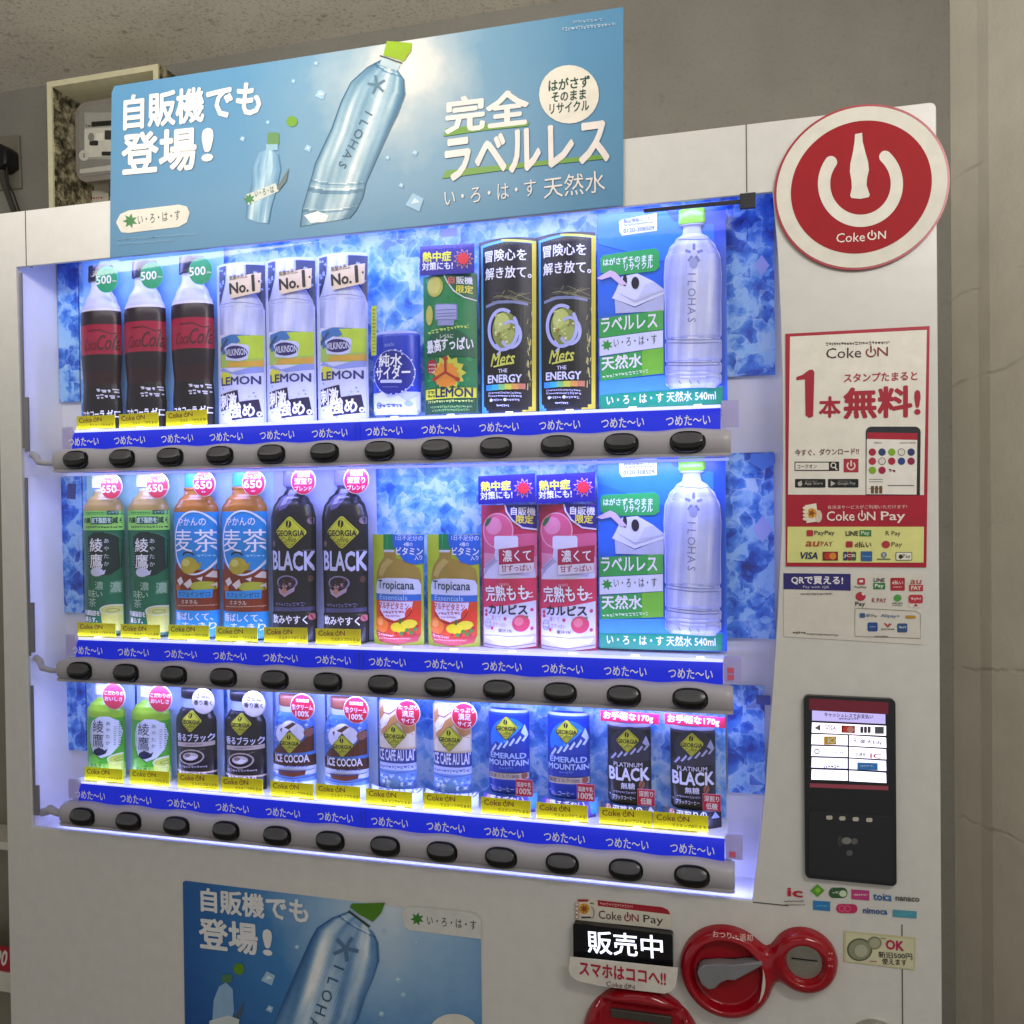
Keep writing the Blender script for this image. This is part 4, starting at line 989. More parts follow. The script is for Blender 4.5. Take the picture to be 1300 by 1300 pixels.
# --- cola
p = Product('cola_bottle', 'dark cola bottle with red band, beside the lemon bottle cards', 'drink bottle', GRP, .2713, ZS[0], 'C4')
p.card([(836, 100), (1082, 80), (1082, 990), (836, 1000)], '#86bdf2', .001, 'backing_card', .012)
p.body(957, [(222, 52), (240, 50), (262, 52), (330, 82), (372, 98), (390, 103), (455, 104), (610, 104), (650, 102), (760, 94), (860, 101), (1005, 99)],
       [(372, '#c3c6ee'), (384, '#d8d2dc'), (455, '#24111e'), (608, '#a00a38'), (690, '#1c0f18'), (770, '#2e0c16'), (1010, '#120c12')],
       cap=([(140, 40), (143, 62), (222, 64), (224, 50)], '#191722'))
A = p.art()
A.txt('Cola', 1000, 535, 78, '#4c0a1a', 96, 1, .012, 6, .25); A.txt('Coca', 915, 550, 60, '#5a0c1e', 70, 1, .008, 6, .25); A.line([(900, 480), (960, 472), (1010, 490), (1040, 480)], 6, '#4c0a1a', 1)
A.poly([(938, 760), (1050, 750), (1050, 835), (938, 838)], '#0c0a10', 1); A.micro(945, 775, 1045, 24, '#d8d6ea', 2, 0, -4); A.micro(945, 805, 1048, 24, '#d8d6ea', 2, 0, -4)
A.txt('コカコーラ ゼロ', 952, 908, 40, WHITE, 176, 2, .025, 3)
p.wrap(A); p.badge(1003, 212, 60, '#0aa070', [('500', -15, 2, 42, 80, WHITE), (None, 43, 8, 10, 24, WHITE)], rim='#58c8a8')
pair(p, [(.1297, ZS[0]), (.1988, ZS[0])], ['dark cola bottle with red band at the left end of the top shelf', 'dark cola bottle with red band, middle one of the three'], GRP)

# --- lemon sparkling bottle cards
p = Product('sparkling_water_card', 'pale lemon sparkling water bottle card with a No.1 flag, middle of three', 'drink card', GRP, .4136, ZS[0], 'C5')
p.card([(313, 200), (556, 196), (556, 1040), (316, 1046)], '#c4cdf4', .011)
A = p.art()
A.poly([(316, 215), (364, 210), (364, 300), (330, 390), (316, 420)], '#27375f', 1); A.poly([(470, 204), (552, 198), (552, 440), (540, 400), (510, 345), (475, 290)], '#27375f', 1)
for q in range(16): A.star(330+random.uniform(-10, 35) if q % 2 else 520+random.uniform(-15, 28), random.uniform(225, 370), random.uniform(6, 16), 5, 4, '#93a9de', 2, q*20)
A.poly([(366, 208), (470, 204), (472, 285), (515, 350), (545, 410), (550, 1036), (322, 1040), (322, 430), (335, 395), (362, 300)], '#d3d7f7', 2)
A.clear([(366, 210), (362, 300), (335, 395), (322, 430), (322, 572)], [(470, 206), (472, 285), (515, 350), (545, 410), (550, 572)], ['#98a2dc', '#a9b2e4', '#b8c0eb', '#c6ccf1', '#d2d7f6', '#e0e3fa'], 2.4, 40, 16, 21, ((.62, .008, -.25),), .2); A.line([(330, 415), (400, 405), (480, 404), (546, 412)], 4, '#8a92c8', 3); A.poly([(325, 600), (380, 575), (550, 572), (550, 745), (325, 745)], '#a9c45c', 3)
A.poly([(330, 590), (400, 572), (490, 575), (420, 625), (340, 680)], '#3c74b4', 4); A.poly([(430, 580), (550, 570), (550, 690), (480, 700), (460, 630)], '#b6d23a', 4); A.poly([(370, 745), (380, 718), (480, 712), (550, 700), (550, 735)], '#d2a640', 4)
A.poly([(326, 640), (372, 590), (380, 600), (330, 665)], '#3a4a78', 5)
A.poly([(355, 640), (400, 618), (480, 625), (490, 640), (482, 700), (440, 712), (365, 706)], '#ccd0f2', 5); A.ell(421, 665, 63, 34, '#2a2268', 6); A.txt('WILKINSON', 421, 665, 34, '#d8daf6', 118, 7, .015)
A.ell(362, 800, 34, 42, '#d6d83a', 3); A.txt('LEMON', 435, 813, 42, '#2f3470', 205, 4, .028)
A.poly([(322, 760), (345, 745), (400, 770), (440, 760), (500, 740), (550, 735), (550, 765), (430, 785)], '#8f9cdc', 3)
A.poly([(326, 885), (432, 862), (442, 940), (400, 955), (328, 975)], '#251e3a', 4); A.txt('刺激、', 388, 920, 78, WHITE, 118, 5, .03, 5); A.poly([(385, 935), (530, 908), (546, 1000), (400, 1022)], '#251e3a', 3); A.txt('強め。', 466, 968, 74, WHITE, 152, 5, .03, 4)
for q in range(22): A.star(random.uniform(330, 545), random.uniform(840, 1035), random.uniform(4, 12), 3, 4, random.choice(['#a8b8ee', '#5a6cc0', '#8090d8', '#e4e8fc']), 2.5, q*13)
p.on_card(A)
B = Art('C5', PY-.014, (p.xc, p.z0)); fl = [B.pt(*q) for q in ((383, 268), (553, 246), (549, 346), (392, 382))]
fo = obj('flag', PLATE([fl], -.0150, -.0142), ink('#e2cfae', .4), p.root)
B.txt('炭酸水売上', 433, 267, 26, '#2a241c', 98, 1, .012, 10); B.txt('No.', 436, 325, 55, '#1c1822', 98, 1, .035, 8); B.txt('1', 512, 300, 82, '#1c1822', None, 1, .03, 8); B.ell(543, 292, 5, 6, '#1c1822', 1)
B.build('flag_print', fo, y=-.0150)
pair(p, [(.3430, ZS[0]), (.4852, ZS[0])], ['pale lemon sparkling water bottle card with a No.1 flag, next to the cola bottles', 'pale lemon sparkling water bottle card with a No.1 flag, beside the blue cider can'], GRP)

# --- cider can
p = Product('cider_can', 'short blue cider can with white letters in a navy circle', 'drink can', GRP, .5578, ZS[0], 'C5')
p.body(983, [(578, 108), (588, 117), (604, 121), (985, 121), (1003, 112)], [(592, '#9aa4dc'), (604, '#3a55c8'), (890, '#1638b8'), (1005, '#bcc8f2')], k=.5)
A = p.art()
A.ell(970, 785, 108, 118, '#a9b6ee', 1); A.ell(970, 785, 104, 114, '#16248c', 2); A.txt('純水', 958, 722, 66, WHITE, 122, 3, .022, 2); A.txt('サイダー', 966, 785, 68, WHITE, 178, 3, .025, 4); A.rect(905, 822, 1018, 838, '#ccd4f4', 3, 6)
A.micro(920, 855, 1000, 8, '#7a88d8'); A.txt('asahi', 955, 640, 20, '#8a9ae4', 50, 3, .01)
for q in range(30):
    a = random.uniform(0, 6.28); A.ell(970+random.uniform(100, 116)*math.cos(a), 785+random.uniform(108, 124)*math.sin(a), random.uniform(2, 5), random.uniform(2, 5), '#d4dcfa', 3, 8)
A.poly([(866, 905), (920, 880), (950, 915), (1000, 900), (1040, 930), (1098, 895), (1100, 1000), (866, 1000)], '#d3daf6', 1); A.micro(890, 945, 1020, 22, '#4a5ab8'); A.ell(1050, 945, 20, 14, '#9aaee8', 3); A.ring(898, 955, 16, 16, 5, '#4a5ab8', 3)
p.wrap(A)
B = Art('C5', PY-.020, (p.xc, p.z0)); tb = obj('side_tab', PLATE([[B.pt(*q) for q in ((860, 442), (886, 438), (884, 694), (859, 697))]], -.0200, -.0193), ink('#c3d63c', .4), p.root)
for y in range(455, 685, 18): B.micro(866, y, 880, 11, '#4a5a1c', 1)
B.build('tab_print', tb, y=-.0200)

# --- sunny banner shared by three packages
def sun_banner(p, ref, name='banner'):
    """ref maps the banner drawing onto the package"""
    x0, y0, x1, y1 = ref; fx = lambda u: x0+(x1-x0)*u; fy = lambda v: y0+(y1-y0)*v
    B = Art(p.crop, PY-.014, (p.xc, p.z0)); hh = y1-y0; ww = x1-x0
    o = obj(name, PLATE([[B.pt(x0, y0+hh*.03), B.pt(x1, y0-hh*.08), B.pt(x1, y1-hh*.05), B.pt(x0, y1+hh*.05)]], -.0140, -.0132), ink('#1d1584', .35), p.root)
    B.txt('熱中症', fx(.31), fy(.38), hh*.34, '#dfe03a', ww*.52, 1, .03, 3); B.txt('対策にも!', fx(.32), fy(.71), hh*.28, '#e9e9f4', ww*.56, 1, .02, 3)
    B.star(fx(.80), fy(.46), hh*.36, hh*.22, 11, '#e8a45c', 1); B.star(fx(.80), fy(.46), hh*.31, hh*.20, 11, '#2a1a80', 2); B.ell(fx(.80), fy(.46), hh*.20, hh*.20, '#d62432', 3)
    B.build('banner_print', o, y=-.0140)
# --- green lemon card
p = Product('lemon_vinegar_card', 'green lemon drink card with a purple sun banner on top', 'drink card', GRP, .6268, ZS[0], 'C6')
p.card([(143, 318), (407, 300), (407, 1000), (150, 1012)], '#178044', .011)
A = p.art()
for q in range(40): A.ell(random.uniform(155, 395), random.uniform(330, 860), random.uniform(5, 20), random.uniform(4, 14), random.choice(['#1f9450', '#12703c', '#3aa858']), 1, 9)
A.ell(205, 370, 44, 52, '#b9b84c', 2); A.ell(200, 365, 36, 44, '#cfcc66', 3); A.ell(174, 512, 20, 50, '#c3c050', 2)
A.poly([(407, 302), (407, 436), (350, 425), (300, 395), (268, 350), (250, 312)], '#e0e4ea', 2); A.poly([(407, 302), (407, 430), (352, 419), (305, 390), (274, 348), (257, 312)], '#14603a', 3)
A.txt('自', 291, 340, 36, '#e46a72', 30, 4, .02); A.txt('販機', 351, 337, 38, '#eceff6', 72, 4, .02); A.txt('限定', 352, 382, 38, '#e6dc4a', 74, 4, .025, 2)
A.rect(206, 458, 320, 540, '#7c84b4', 2, 10); A.rect(212, 462, 314, 534, '#a4aad4', 3, 8)
for y in (490, 508, 522): A.line([(214, y), (312, y-4)], 4, '#6a72a4', 4)
A.rect(222, 540, 304, 566, '#8f96c2', 3); A.poly([(165, 640), (200, 590), (262, 565), (330, 590), (395, 640), (400, 720), (160, 720)], '#0f5a38', 3)
A.micro(165, 590, 370, 20, '#b9d86a', 4, 3, -35); A.txt('最高', 200, 668, 64, WHITE, 78, 5, .025, 8); A.txt('すっぱい', 316, 655, 62, WHITE, 150, 5, .025, 3); A.txt('レベルに', 268, 620, 20, '#dff0dc', 66, 5, .012, 2)
A.ell(190, 772, 30, 38, '#a81e30', 4); A.micro(170, 755, 210, 12, '#ecd0d0', 5); A.micro(170, 775, 210, 12, '#ecd0d0', 5); A.micro(172, 793, 206, 9, '#ecd0d0', 5)
A.star(275, 800, 86, 66, 12, '#c9c844', 4); A.star(268, 810, 66, 52, 12, '#e0902c', 5)
for a in (90, 210, 330): A.line([(263, 800), (263+72*math.cos(R(a)), 800-72*math.sin(R(a)))], 13, '#a8341c', 6)
for a in (90, 210, 330): A.ell(263+68*math.cos(R(a)), 800-68*math.sin(R(a)), 12, 12, '#a8341c', 6)
A.ell(265, 850, 50, 22, '#e08a2a', 6)
A.poly([(152, 885), (405, 872), (405, 922), (152, 936)], '#d6d638', 4); A.txt('LEMON', 300, 900, 44, '#20284c', 178, 5, .03, 2); A.micro(165, 888, 205, 18, '#3a5a2a', 5); A.micro(165, 910, 205, 18, '#3a5a2a', 5)
A.poly([(152, 936), (405, 922), (405, 1000), (152, 1010)], '#0f4a2a', 4); A.micro(165, 940, 395, 14, '#cfe07a', 5, 1, -8); A.micro(180, 968, 385, 12, '#8fb86a', 5, 1, -6); A.micro(190, 985, 375, 12, '#7aa85a', 5, 1, -6)
p.on_card(A); sun_banner(p, (131, 165, 402, 308))

# --- black energy cards
p = Product('energy_drink_card', 'black energy drink can card with a yellow and cyan edge, left of the two', 'drink card', GRP, .7010, ZS[0], 'C6')
p.card([(424, 140), (706, 130), (706, 992), (430, 1006)], '#14141e', .012)
A = p.art()
A.poly([(428, 160), (560, 137), (703, 134), (703, 146), (560, 150), (440, 172), (444, 1000), (432, 1004)], '#4aa8e6', 1); A.poly([(684, 146), (703, 134), (703, 990), (640, 996), (648, 972), (686, 968)], '#d9c83a', 1); A.poly([(432, 960), (470, 985), (470, 1002), (432, 1004)], '#4aa8e6', 1); A.poly([(540, 137), (703, 132), (703, 144), (545, 148)], '#c6cf4a', 2)
A.txt('冒険心を', 556, 214, 58, WHITE, 208, 2, .018, 4); A.txt('解き放て。', 568, 300, 58, WHITE, 228, 2, .018, 4)
A.poly([(456, 462), (520, 440), (610, 438), (668, 448), (670, 985), (458, 990)], '#08080e', 2); A.poly([(458, 462), (520, 442), (612, 440), (668, 450), (668, 462), (600, 455), (520, 458), (458, 476)], '#7d86ae', 3)
for q in range(26): A.line([(random.uniform(500, 690), random.uniform(380, 450)), (random.uniform(470, 690), random.uniform(395, 450))], 3, random.choice(['#5a5a4a', '#8c8a5c', '#3c3c40']), 1)
for q in range(24): x = random.uniform(666, 684); y = random.uniform(440, 900); A.line([(x, y), (x+random.uniform(-6, 6), y+random.uniform(15, 45))], 4, random.choice(['#8c8a4c', '#c8c070', '#5c5c48']), 3)
A.ell(560, 590, 66, 92, '#8d9a4c', 3); A.ell(545, 560, 40, 56, '#c3cf74', 4); A.ell(575, 630, 42, 50, '#a8b460', 4)
for q in range(20): A.star(random.uniform(510, 605), random.uniform(505, 665), random.uniform(6, 16), 4, 4, random.choice(['#eef4c4', '#66682c', '#d6e28c', '#a87a34']), 5, q*31)
A.ring(548, 588, 80, 108, 17, '#b6bcf0', 6, 40, -40, 300); A.ring(588, 612, 54, 72, 15, '#b6bcf0', 6, 40, -130, 150); A.line([(512, 660), (540, 690), (520, 715)], 12, '#b6bcf0', 6)
A.txt('Mets', 550, 733, 62, '#d5d85c', 116, 6, .015, 6, .3); A.line([(500, 772), (605, 752)], 8, '#d5d85c', 6)
A.txt('THE', 548, 792, 18, '#dcdef2', 46, 4, .02); A.txt('ENERGY', 554, 831, 38, '#e2e4f8', 170, 4, .028, 2)
for i, c in enumerate(('#2f96e4', '#3ab4d8', '#86c87a', '#cdd04a', '#d89a4a', '#c87a5a')): A.rect(459+i*33, 862-i*1.5, 459+i*33+33, 890-i*1.5, c, 4)
for y, x0_, x1_ in ((897, 470, 640), (912, 470, 640), (932, 480, 545), (932, 570, 630), (960, 515, 580)): A.micro(x0_, y, x1_, 11, '#c9c8de', 4)
A.ell(486, 938, 8, 8, '#d8d8e8', 4); A.ell(560, 936, 8, 8, '#d8d8e8', 4)
p.on_card(A)
pair(p, [(.7714, ZS[0])], ['black energy drink can card with a yellow and cyan edge, beside the wide water card'], GRP)

# --- wide water cards
p = Product('water_bottle_card', 'wide blue water card with a tall clear bottle, on the top shelf', 'drink card', GRP, .8803, ZS[0], 'C7')
p.card([(62, 112), (655, 90), (640, 985), (75, 1014)], '#1f6ae0', .004)
A = p.art()
A.poly([(68, 112), (655, 90), (655, 300), (360, 330), (68, 250)], '#2c7cec', 1); A.poly([(380, 100), (655, 90), (650, 900), (600, 900), (600, 160), (420, 150)], '#1650cc', 2); A.poly([(75, 880), (640, 830), (640, 910), (75, 945)], '#4a9af0', 1)
A.poly([(165, 150), (178, 140), (340, 112), (340, 192), (180, 214), (168, 195)], '#dbe4fb', 2); A.txt('製品情報はこちら', 258, 142, 20, '#33406c', 142, 3, .012, 6); A.micro(188, 162, 328, 10, '#4a5684', 3, 0, -14); A.txt('0120-308509', 257, 186, 19, '#33406c', 142, 3, .018, 6)
A.poly([(78, 318), (92, 302), (330, 272), (352, 288), (352, 362), (330, 378), (130, 398), (80, 380)], '#2fa652', 3); A.txt('はがさずそのまま', 206, 326, 32, '#e6f4ea', 228, 4, .025, 5); A.txt('リサイクル', 255, 354, 32, '#e6f4ea', 132, 4, .025, 5)
A.poly([(145, 505), (240, 545), (372, 480), (372, 560), (150, 570)], '#b9bfe0', 3); A.poly([(133, 500), (150, 468), (178, 402), (250, 388), (325, 425), (374, 462), (374, 482), (238, 540)], '#dfe2f4', 4); A.poly([(150, 470), (240, 512), (374, 462), (374, 470), (240, 522)], '#b4bade', 5); A.poly([(255, 500), (285, 440), (325, 426), (374, 462)], '#cbd0ec', 5)
A.ell(193, 420, 10, 26, '#1c1a2e', 6); A.ell(241, 432, 18, 28, '#1c1a2e', 6)
A.poly([(62, 408), (95, 388), (125, 372), (150, 382), (205, 440), (172, 440), (128, 402), (85, 415)], '#dcc3dc', 6)
A.poly([(74, 592), (368, 556), (368, 645), (74, 682)], '#34a84c', 3); A.poly([(300, 565), (368, 556), (368, 645), (300, 654)], '#52b450', 4); A.txt('ラベルレス', 211, 614, 64, WHITE, 258, 5, .018, 5)
A.poly([(75, 684), (368, 648), (368, 726), (75, 765)], '#dfe4f6', 3); star8(A, 110, 715, 28, '#2f9a3c', 4); A.txt('い・ろ・は・す', 240, 697, 42, '#22304a', 198, 4, .008, 5)
A.poly([(77, 770), (370, 728), (370, 846), (80, 880)], '#3aa84c', 3); A.poly([(272, 742), (370, 728), (370, 846), (272, 856)], '#79c43a', 4); A.txt('天然水', 178, 792, 62, WHITE, 186, 5, .025, 5); A.micro(88, 852, 300, 16, '#d2ecc4', 5, 0, -26)
A.poly([(75, 944), (642, 906), (640, 985), (78, 1012)], '#07936a', 3); A.txt('い・ろ・は・す 天然水 540ml', 355, 956, 46, WHITE, 500, 4, .018, 3)
p.on_card(A, 'print')
p.body(505, [(158, 38), (165, 60), (175, 40), (205, 44), (228, 76), (270, 108), (320, 128), (400, 134), (520, 130), (676, 130), (690, 122), (704, 130), (782, 130), (796, 122), (810, 130), (842, 129), (852, 123), (862, 129), (890, 128), (912, 108)],
       [(230, '#b9c1f0'), (690, '#c9cff5'), (800, '#bcc4f1'), (915, '#ccd2f6')], k=.30, name='bottle', cap=([(90, 50), (95, 61), (150, 63), (160, 58)], '#86d232'))
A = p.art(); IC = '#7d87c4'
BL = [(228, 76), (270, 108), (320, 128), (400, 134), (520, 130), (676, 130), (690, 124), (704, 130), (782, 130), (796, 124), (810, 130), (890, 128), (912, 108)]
A.clear([(505-h*.97, y) for y, h in BL], [(505+h*.97, y) for y, h in BL], ['#7f8cd8', '#95a0e2', '#a7b1e9', '#b5bdee', '#c1c8f1', '#cdd3f5', '#dce0f9', '#eef0fd'], .2, 70, 20, 11, ((.675, .006, -.25), (.83, .006, -.25), (.90, .005, -.15), (.93, .005, -.15), (.12, .004, -.1)), .2)  # rim shade, rib shade and glints painted into the bottle's colour
for a in range(5): A.line([(510, 300), (510+42*math.cos(R(72*a-90)), 300+46*math.sin(R(72*a-90)))], 13, '#8088b8', 1)
A.ell(510, 300, 16, 16, '#c9cef2', 2); A.ell(508, 345, 20, 26, '#a2aad8', 1)
for i, ch in enumerate('ILOHAS'): A.txt(ch, 500, 395+i*42, 36, IC, None, 1, .0, -90)
for y in (228, 690, 705, 794, 808): A.line([(376 if y > 300 else 432, y), (470, y+5), (540, y+5), (634 if y > 300 else 578, y-2)], 5, '#7c86c2', 1)  # shade along the ribs drawn as darker lines
for y in (832, 850, 866): A.line([(385, y), (505, y+8), (628, y-3)], 3, '#a8b0de', 1)
for x in (440, 488, 525): A.line([(x, 880), (x+10, 895)], 5, '#7c86c2', 1)
p.wrap(A, 'bottle_print_and_shade')
# the bottle stands on the bent card
for ch in p.root.children:
    if ch.name.split('.')[0] in ('bottle', 'bottle_print_and_shade', 'cap'): ch.location.y = -.0045
pair(p, [(.8774, ZS[1])], ['wide blue water card with a tall clear bottle, on the middle shelf'], GRP)

# --- row two: green tea
p = Product('green_tea_bottle', 'dark green tea bottle with white brush letters at left end of middle shelf', 'drink bottle', GRP, .1270, ZS[1], 'D1')
p.card([(440, 98), (690, 98), (690, 985), (445, 980)], '#a6d6c4', .001, 'backing_card', .012)
p.body(563, [(172, 50), (190, 46), (205, 54), (240, 84), (275, 102), (297, 107), (400, 108), (480, 108), (640, 104), (800, 107), (965, 105)],
       [(190, '#c8ccf2'), (297, '#a88c4c'), (322, '#7ccf5c'), (402, '#9fe46c'), (970, '#0f6e4a')], cap=([(92, 55), (96, 60), (170, 62), (172, 50)], '#d9dcf8'))
A = p.art()
A.rect(585, 296, 668, 318, '#2a5c58', 1); A.micro(470, 302, 580, 12, '#2c7a3c', 2); A.micro(592, 300, 660, 12, '#8cc8b0', 2)
A.rect(505, 330, 606, 370, '#1f4c58', 1); A.txt('皮下脂肪を', 556, 349, 30, '#cfeed2', 96, 2, .03); A.txt('減らす', 638, 348, 34, '#123c34', 62, 2, .025); A.txt('内臓', 478, 349, 30, '#123c34', 44, 2, .025); A.micro(470, 380, 665, 13, '#1c5a2c', 2)
A.poly([(485, 440), (520, 415), (590, 412), (640, 450), (655, 520), (650, 600), (600, 650), (520, 655), (485, 600)], '#0a2a26', 1)
A.ring(575, 520, 90, 108, 7, '#2f7a5c', 2, 26, -90, 20)
A.txt('綾', 533, 485, 74, WHITE, 68, 3, .012); A.txt('鷹', 533, 572, 76, WHITE, 68, 3, .012)
for i, ch in enumerate('あやたか'): A.txt(ch, 585, 462+i*42, 24, '#d4e0dc', 22, 3, .005)
for i in range(7): A.micro(487, 500+i*14, 497, 9, '#9ab8ac', 3)
A.ell(536, 632, 34, 25, '#d6daf0', 3); A.poly([(560, 632), (582, 620), (575, 645), (555, 652)], '#d6daf0', 3); A.rect(508, 614, 562, 622, '#d6daf0', 3)
for i, (ch, x, y) in enumerate((('濃', 548, 708), ('い', 550, 755), ('味', 510, 752), ('茶', 512, 800))): A.txt(ch, x, y, 46 if i != 1 else 30, '#b4d8bc', 44 if i != 1 else 34, 2, .008)
A.poly([(600, 690), (640, 680), (640, 750), (598, 755)], '#4c8c6c', 1); A.txt('濃', 620, 718, 56, '#a4c8ae', 36, 2, .02)
A.poly([(460, 700), (490, 670), (500, 760), (480, 830), (460, 820)], '#1f6e4c', 1)
A.ell(615, 840, 62, 28, '#d6dcc8', 3); A.ell(615, 842, 54, 22, '#c9cc72', 4); A.ring(612, 845, 26, 12, 5, '#9ea44c', 5); A.poly([(556, 845), (670, 842), (664, 960), (572, 960)], '#cfcf6a', 2)
A.txt('内臓脂肪を', 508, 857, 28, WHITE, 94, 4, .025, -3); A.txt('減らす。', 503, 893, 28, WHITE, 78, 4, .025, -3)
p.wrap(A); p.badge(611, 163, 60, '#d23c4a', [('たっぷり', -4, -30, 24, 84, WHITE), ('650', -12, 14, 40, 84, WHITE), (None, 40, 20, 9, 20, WHITE)])
pair(p, [(.1981, ZS[1])], ['tall dark green tea bottle with white brush letters, beside the barley tea'], GRP)

# --- barley tea
p = Product('barley_tea_bottle', 'amber barley tea bottle with sky blue label, right of the two', 'drink bottle', GRP, .3426, ZS[1], 'D2')
p.card([(112, 72), (375, 76), (372, 960), (118, 955)], '#bfe0f4', .001, 'backing_card', .012)
p.body(247, [(158, 62), (166, 68), (178, 62), (196, 66), (230, 96), (268, 116), (292, 119), (420, 119), (600, 117), (816, 117), (960, 115)],
       [(180, '#a05c1c'), (290, '#aa6a22'), (600, '#2292dc'), (818, '#8a3416'), (962, '#2a9ce4')], cap=([(76, 52), (80, 60), (150, 62), (156, 58)], '#46aee6'))
A = p.art()
A.ring(247, 455, 122, 172, 9, '#e3ecfa', 1, 40, 155, 385); A.poly([(130, 560), (180, 610), (247, 630), (310, 610), (360, 560), (360, 600), (300, 640), (190, 640), (132, 600)], '#8a3416', 1); A.ring(247, 455, 122, 178, 10, '#e3ecfa', 2, 30, 20, 160)
A.txt('やかんの', 228, 343, 44, WHITE, 150, 3, .01); A.txt('麦茶', 246, 446, 122, WHITE, 222, 3, .008); A.micro(262, 518, 345, 18, '#8cccf2', 3)
A.ell(220, 580, 48, 46, '#bfae34', 3); A.ell(205, 565, 22, 20, '#dcd46a', 4); A.poly([(260, 575), (285, 560), (276, 600), (255, 605)], '#b3a02c', 3); A.ring(216, 528, 34, 24, 8, '#16181c', 3, 18, 190, 350)
for q in (((300, 640), (330, 610), (358, 625), (340, 650)), ((145, 660), (175, 640), (190, 670), (165, 690)), ((190, 680), (230, 650), (240, 680), (215, 705)), ((260, 650), (290, 640), (285, 665)), ((320, 690), (350, 668), (355, 700))): A.poly(q, '#e8dcd8', 3)
A.ell(290, 692, 66, 26, '#b9c03c', 2); A.ell(150, 700, 20, 16, '#c86a2c', 2); A.poly([(145, 716), (330, 710), (328, 756), (146, 756)], '#379ce4', 3); A.txt('カフェインゼロ', 238, 734, 28, '#123c6c', 165, 4, .01)
A.txt('ミネラル', 222, 776, 22, '#f0dcd0', 90, 4, .01); A.micro(150, 792, 345, 9, '#e0b8a0', 4); A.txt('香ばしくて、', 236, 856, 42, WHITE, 192, 4, .015, -2); A.txt('すっきり', 262, 906, 38, WHITE, 160, 4, .015, -2)
p.wrap(A); p.badge(302, 139, 61, '#cf1c4c', [('たっぷり', -4, -34, 24, 86, WHITE), ('650', -4, 6, 42, 96, WHITE), (None, -2, 44, 10, 22, WHITE)])
pair(p, [(.2712, ZS[1])], ['amber barley tea bottle with sky blue label, next to the green tea'], GRP)

# --- black coffee bottles
p = Product('coffee_bottle', 'black coffee bottle with yellow diamond and big BLACK letters, left of the two', 'drink bottle', GRP, .4140, ZS[1], 'D2')
p.card([(378, 66), (645, 70), (640, 975), (384, 968)], '#bcc4ee', .001, 'backing_card', .012)
p.body(508, [(158, 40), (172, 36), (190, 48), (225, 82), (265, 104), (320, 117), (500, 117), (620, 114), (822, 112), (830, 116), (975, 114)],
       [(170, '#4a486c'), (828, '#14121c'), (980, '#1d1a26')], cap=([(70, 44), (74, 52), (150, 54), (158, 46)], '#7a78ac'))
A = p.art()
A.poly([(420, 250), (440, 215), (470, 195), (505, 200), (500, 235), (470, 275), (435, 290)], '#4d4a6c', 1); A.poly([(440, 262), (452, 225), (480, 212), (470, 250)], '#7d7a9c', 2); A.ell(555, 230, 14, 26, '#2c2a3e', 1)
A.ell(593, 340, 17, 19, '#8a7484', 1); A.line([(588, 325), (597, 352)], 4, '#3a2c34', 2); A.ell(405, 462, 10, 16, '#75605c', 1)
georgia(A, 498, 402, 88, 96)
A.txt('BLACK', 502, 553, 98, '#ccd0f4', 212, 2, .03, -1); A.micro(560, 494, 605, 8, '#8a88a8', 2)
A.ell(480, 668, 56, 38, '#8e88b4', 1); A.ell(480, 668, 48, 31, '#2a1624', 2); A.poly([(432, 690), (528, 690), (508, 770), (450, 772)], '#1c0f18', 2); A.poly([(432, 695), (470, 720), (525, 690), (520, 715), (470, 745), (440, 725)], '#b89cb8', 3)
for q in range(9): A.star(480+random.uniform(-38, 38), 668+random.uniform(-22, 22), random.uniform(6, 13), 5, 4, random.choice(['#7c4a54', '#b08a9c', '#4a2430']), 4, q*40)
A.ell(468, 712, 14, 16, '#c08a6c', 4); A.ell(590, 650, 10, 18, '#5a3c34', 1); A.micro(412, 775, 570, 20, '#6a6890', 2); A.rect(402, 800, 615, 822, '#4a4870', 1)
A.txt('飲みやすく', 488, 865, 46, WHITE, 184, 2, .022, -2); A.ell(597, 854, 14, 18, '#c8707c', 2); A.line([(592, 842), (602, 866)], 4, '#7c2c3c', 3)
p.wrap(A); p.badge(566, 130, 65, '#d41850', [('厳選', 2, -38, 30, 62, WHITE), ('深煎り', 0, 0, 34, 92, WHITE), ('ブレンド', 0, 38, 26, 90, WHITE)])
pair(p, [(.4852, ZS[1])], ['black coffee bottle with yellow diamond and big BLACK letters, beside the orange juice'], GRP)

# --- fruit juice cards
p = Product('fruit_juice_card', 'short juice card with orange fruit label and green cap, left of the two', 'drink card', GRP, .5551, ZS[1], 'D3')
p.card([(90, 385), (335, 390), (335, 942), (92, 935)], '#b4c82a', .011)
A = p.art()
A.poly([(104, 880), (104, 580), (118, 540), (148, 500), (150, 470), (206, 470), (212, 505), (280, 530), (315, 560), (324, 600), (324, 890), (310, 925), (215, 940), (120, 925)], '#a3893a', 1)
A.poly([(115, 590), (135, 540), (170, 505), (200, 520), (160, 560), (140, 600)], '#c0a85c', 2); A.rect(146, 386, 206, 464, '#0a8648', 2); A.rect(150, 464, 203, 476, '#cdd2d8', 2); A.line([(166, 390), (166, 460)], 6, '#2fa468', 3)
A.poly([(195, 388), (335, 391), (335, 535), (300, 540), (255, 525), (222, 480), (198, 440)], '#1762cc', 3); A.txt('1日不足分の', 270, 406, 26, '#cfe0f8', 118, 4, .01, -2); A.txt('4種の', 268, 437, 20, '#e0ecfa', 40, 4, .01); A.txt('ビタミン', 272, 472, 38, WHITE, 116, 4, .015, -2); A.txt('入り', 312, 505, 24, WHITE, 32, 4, .01)
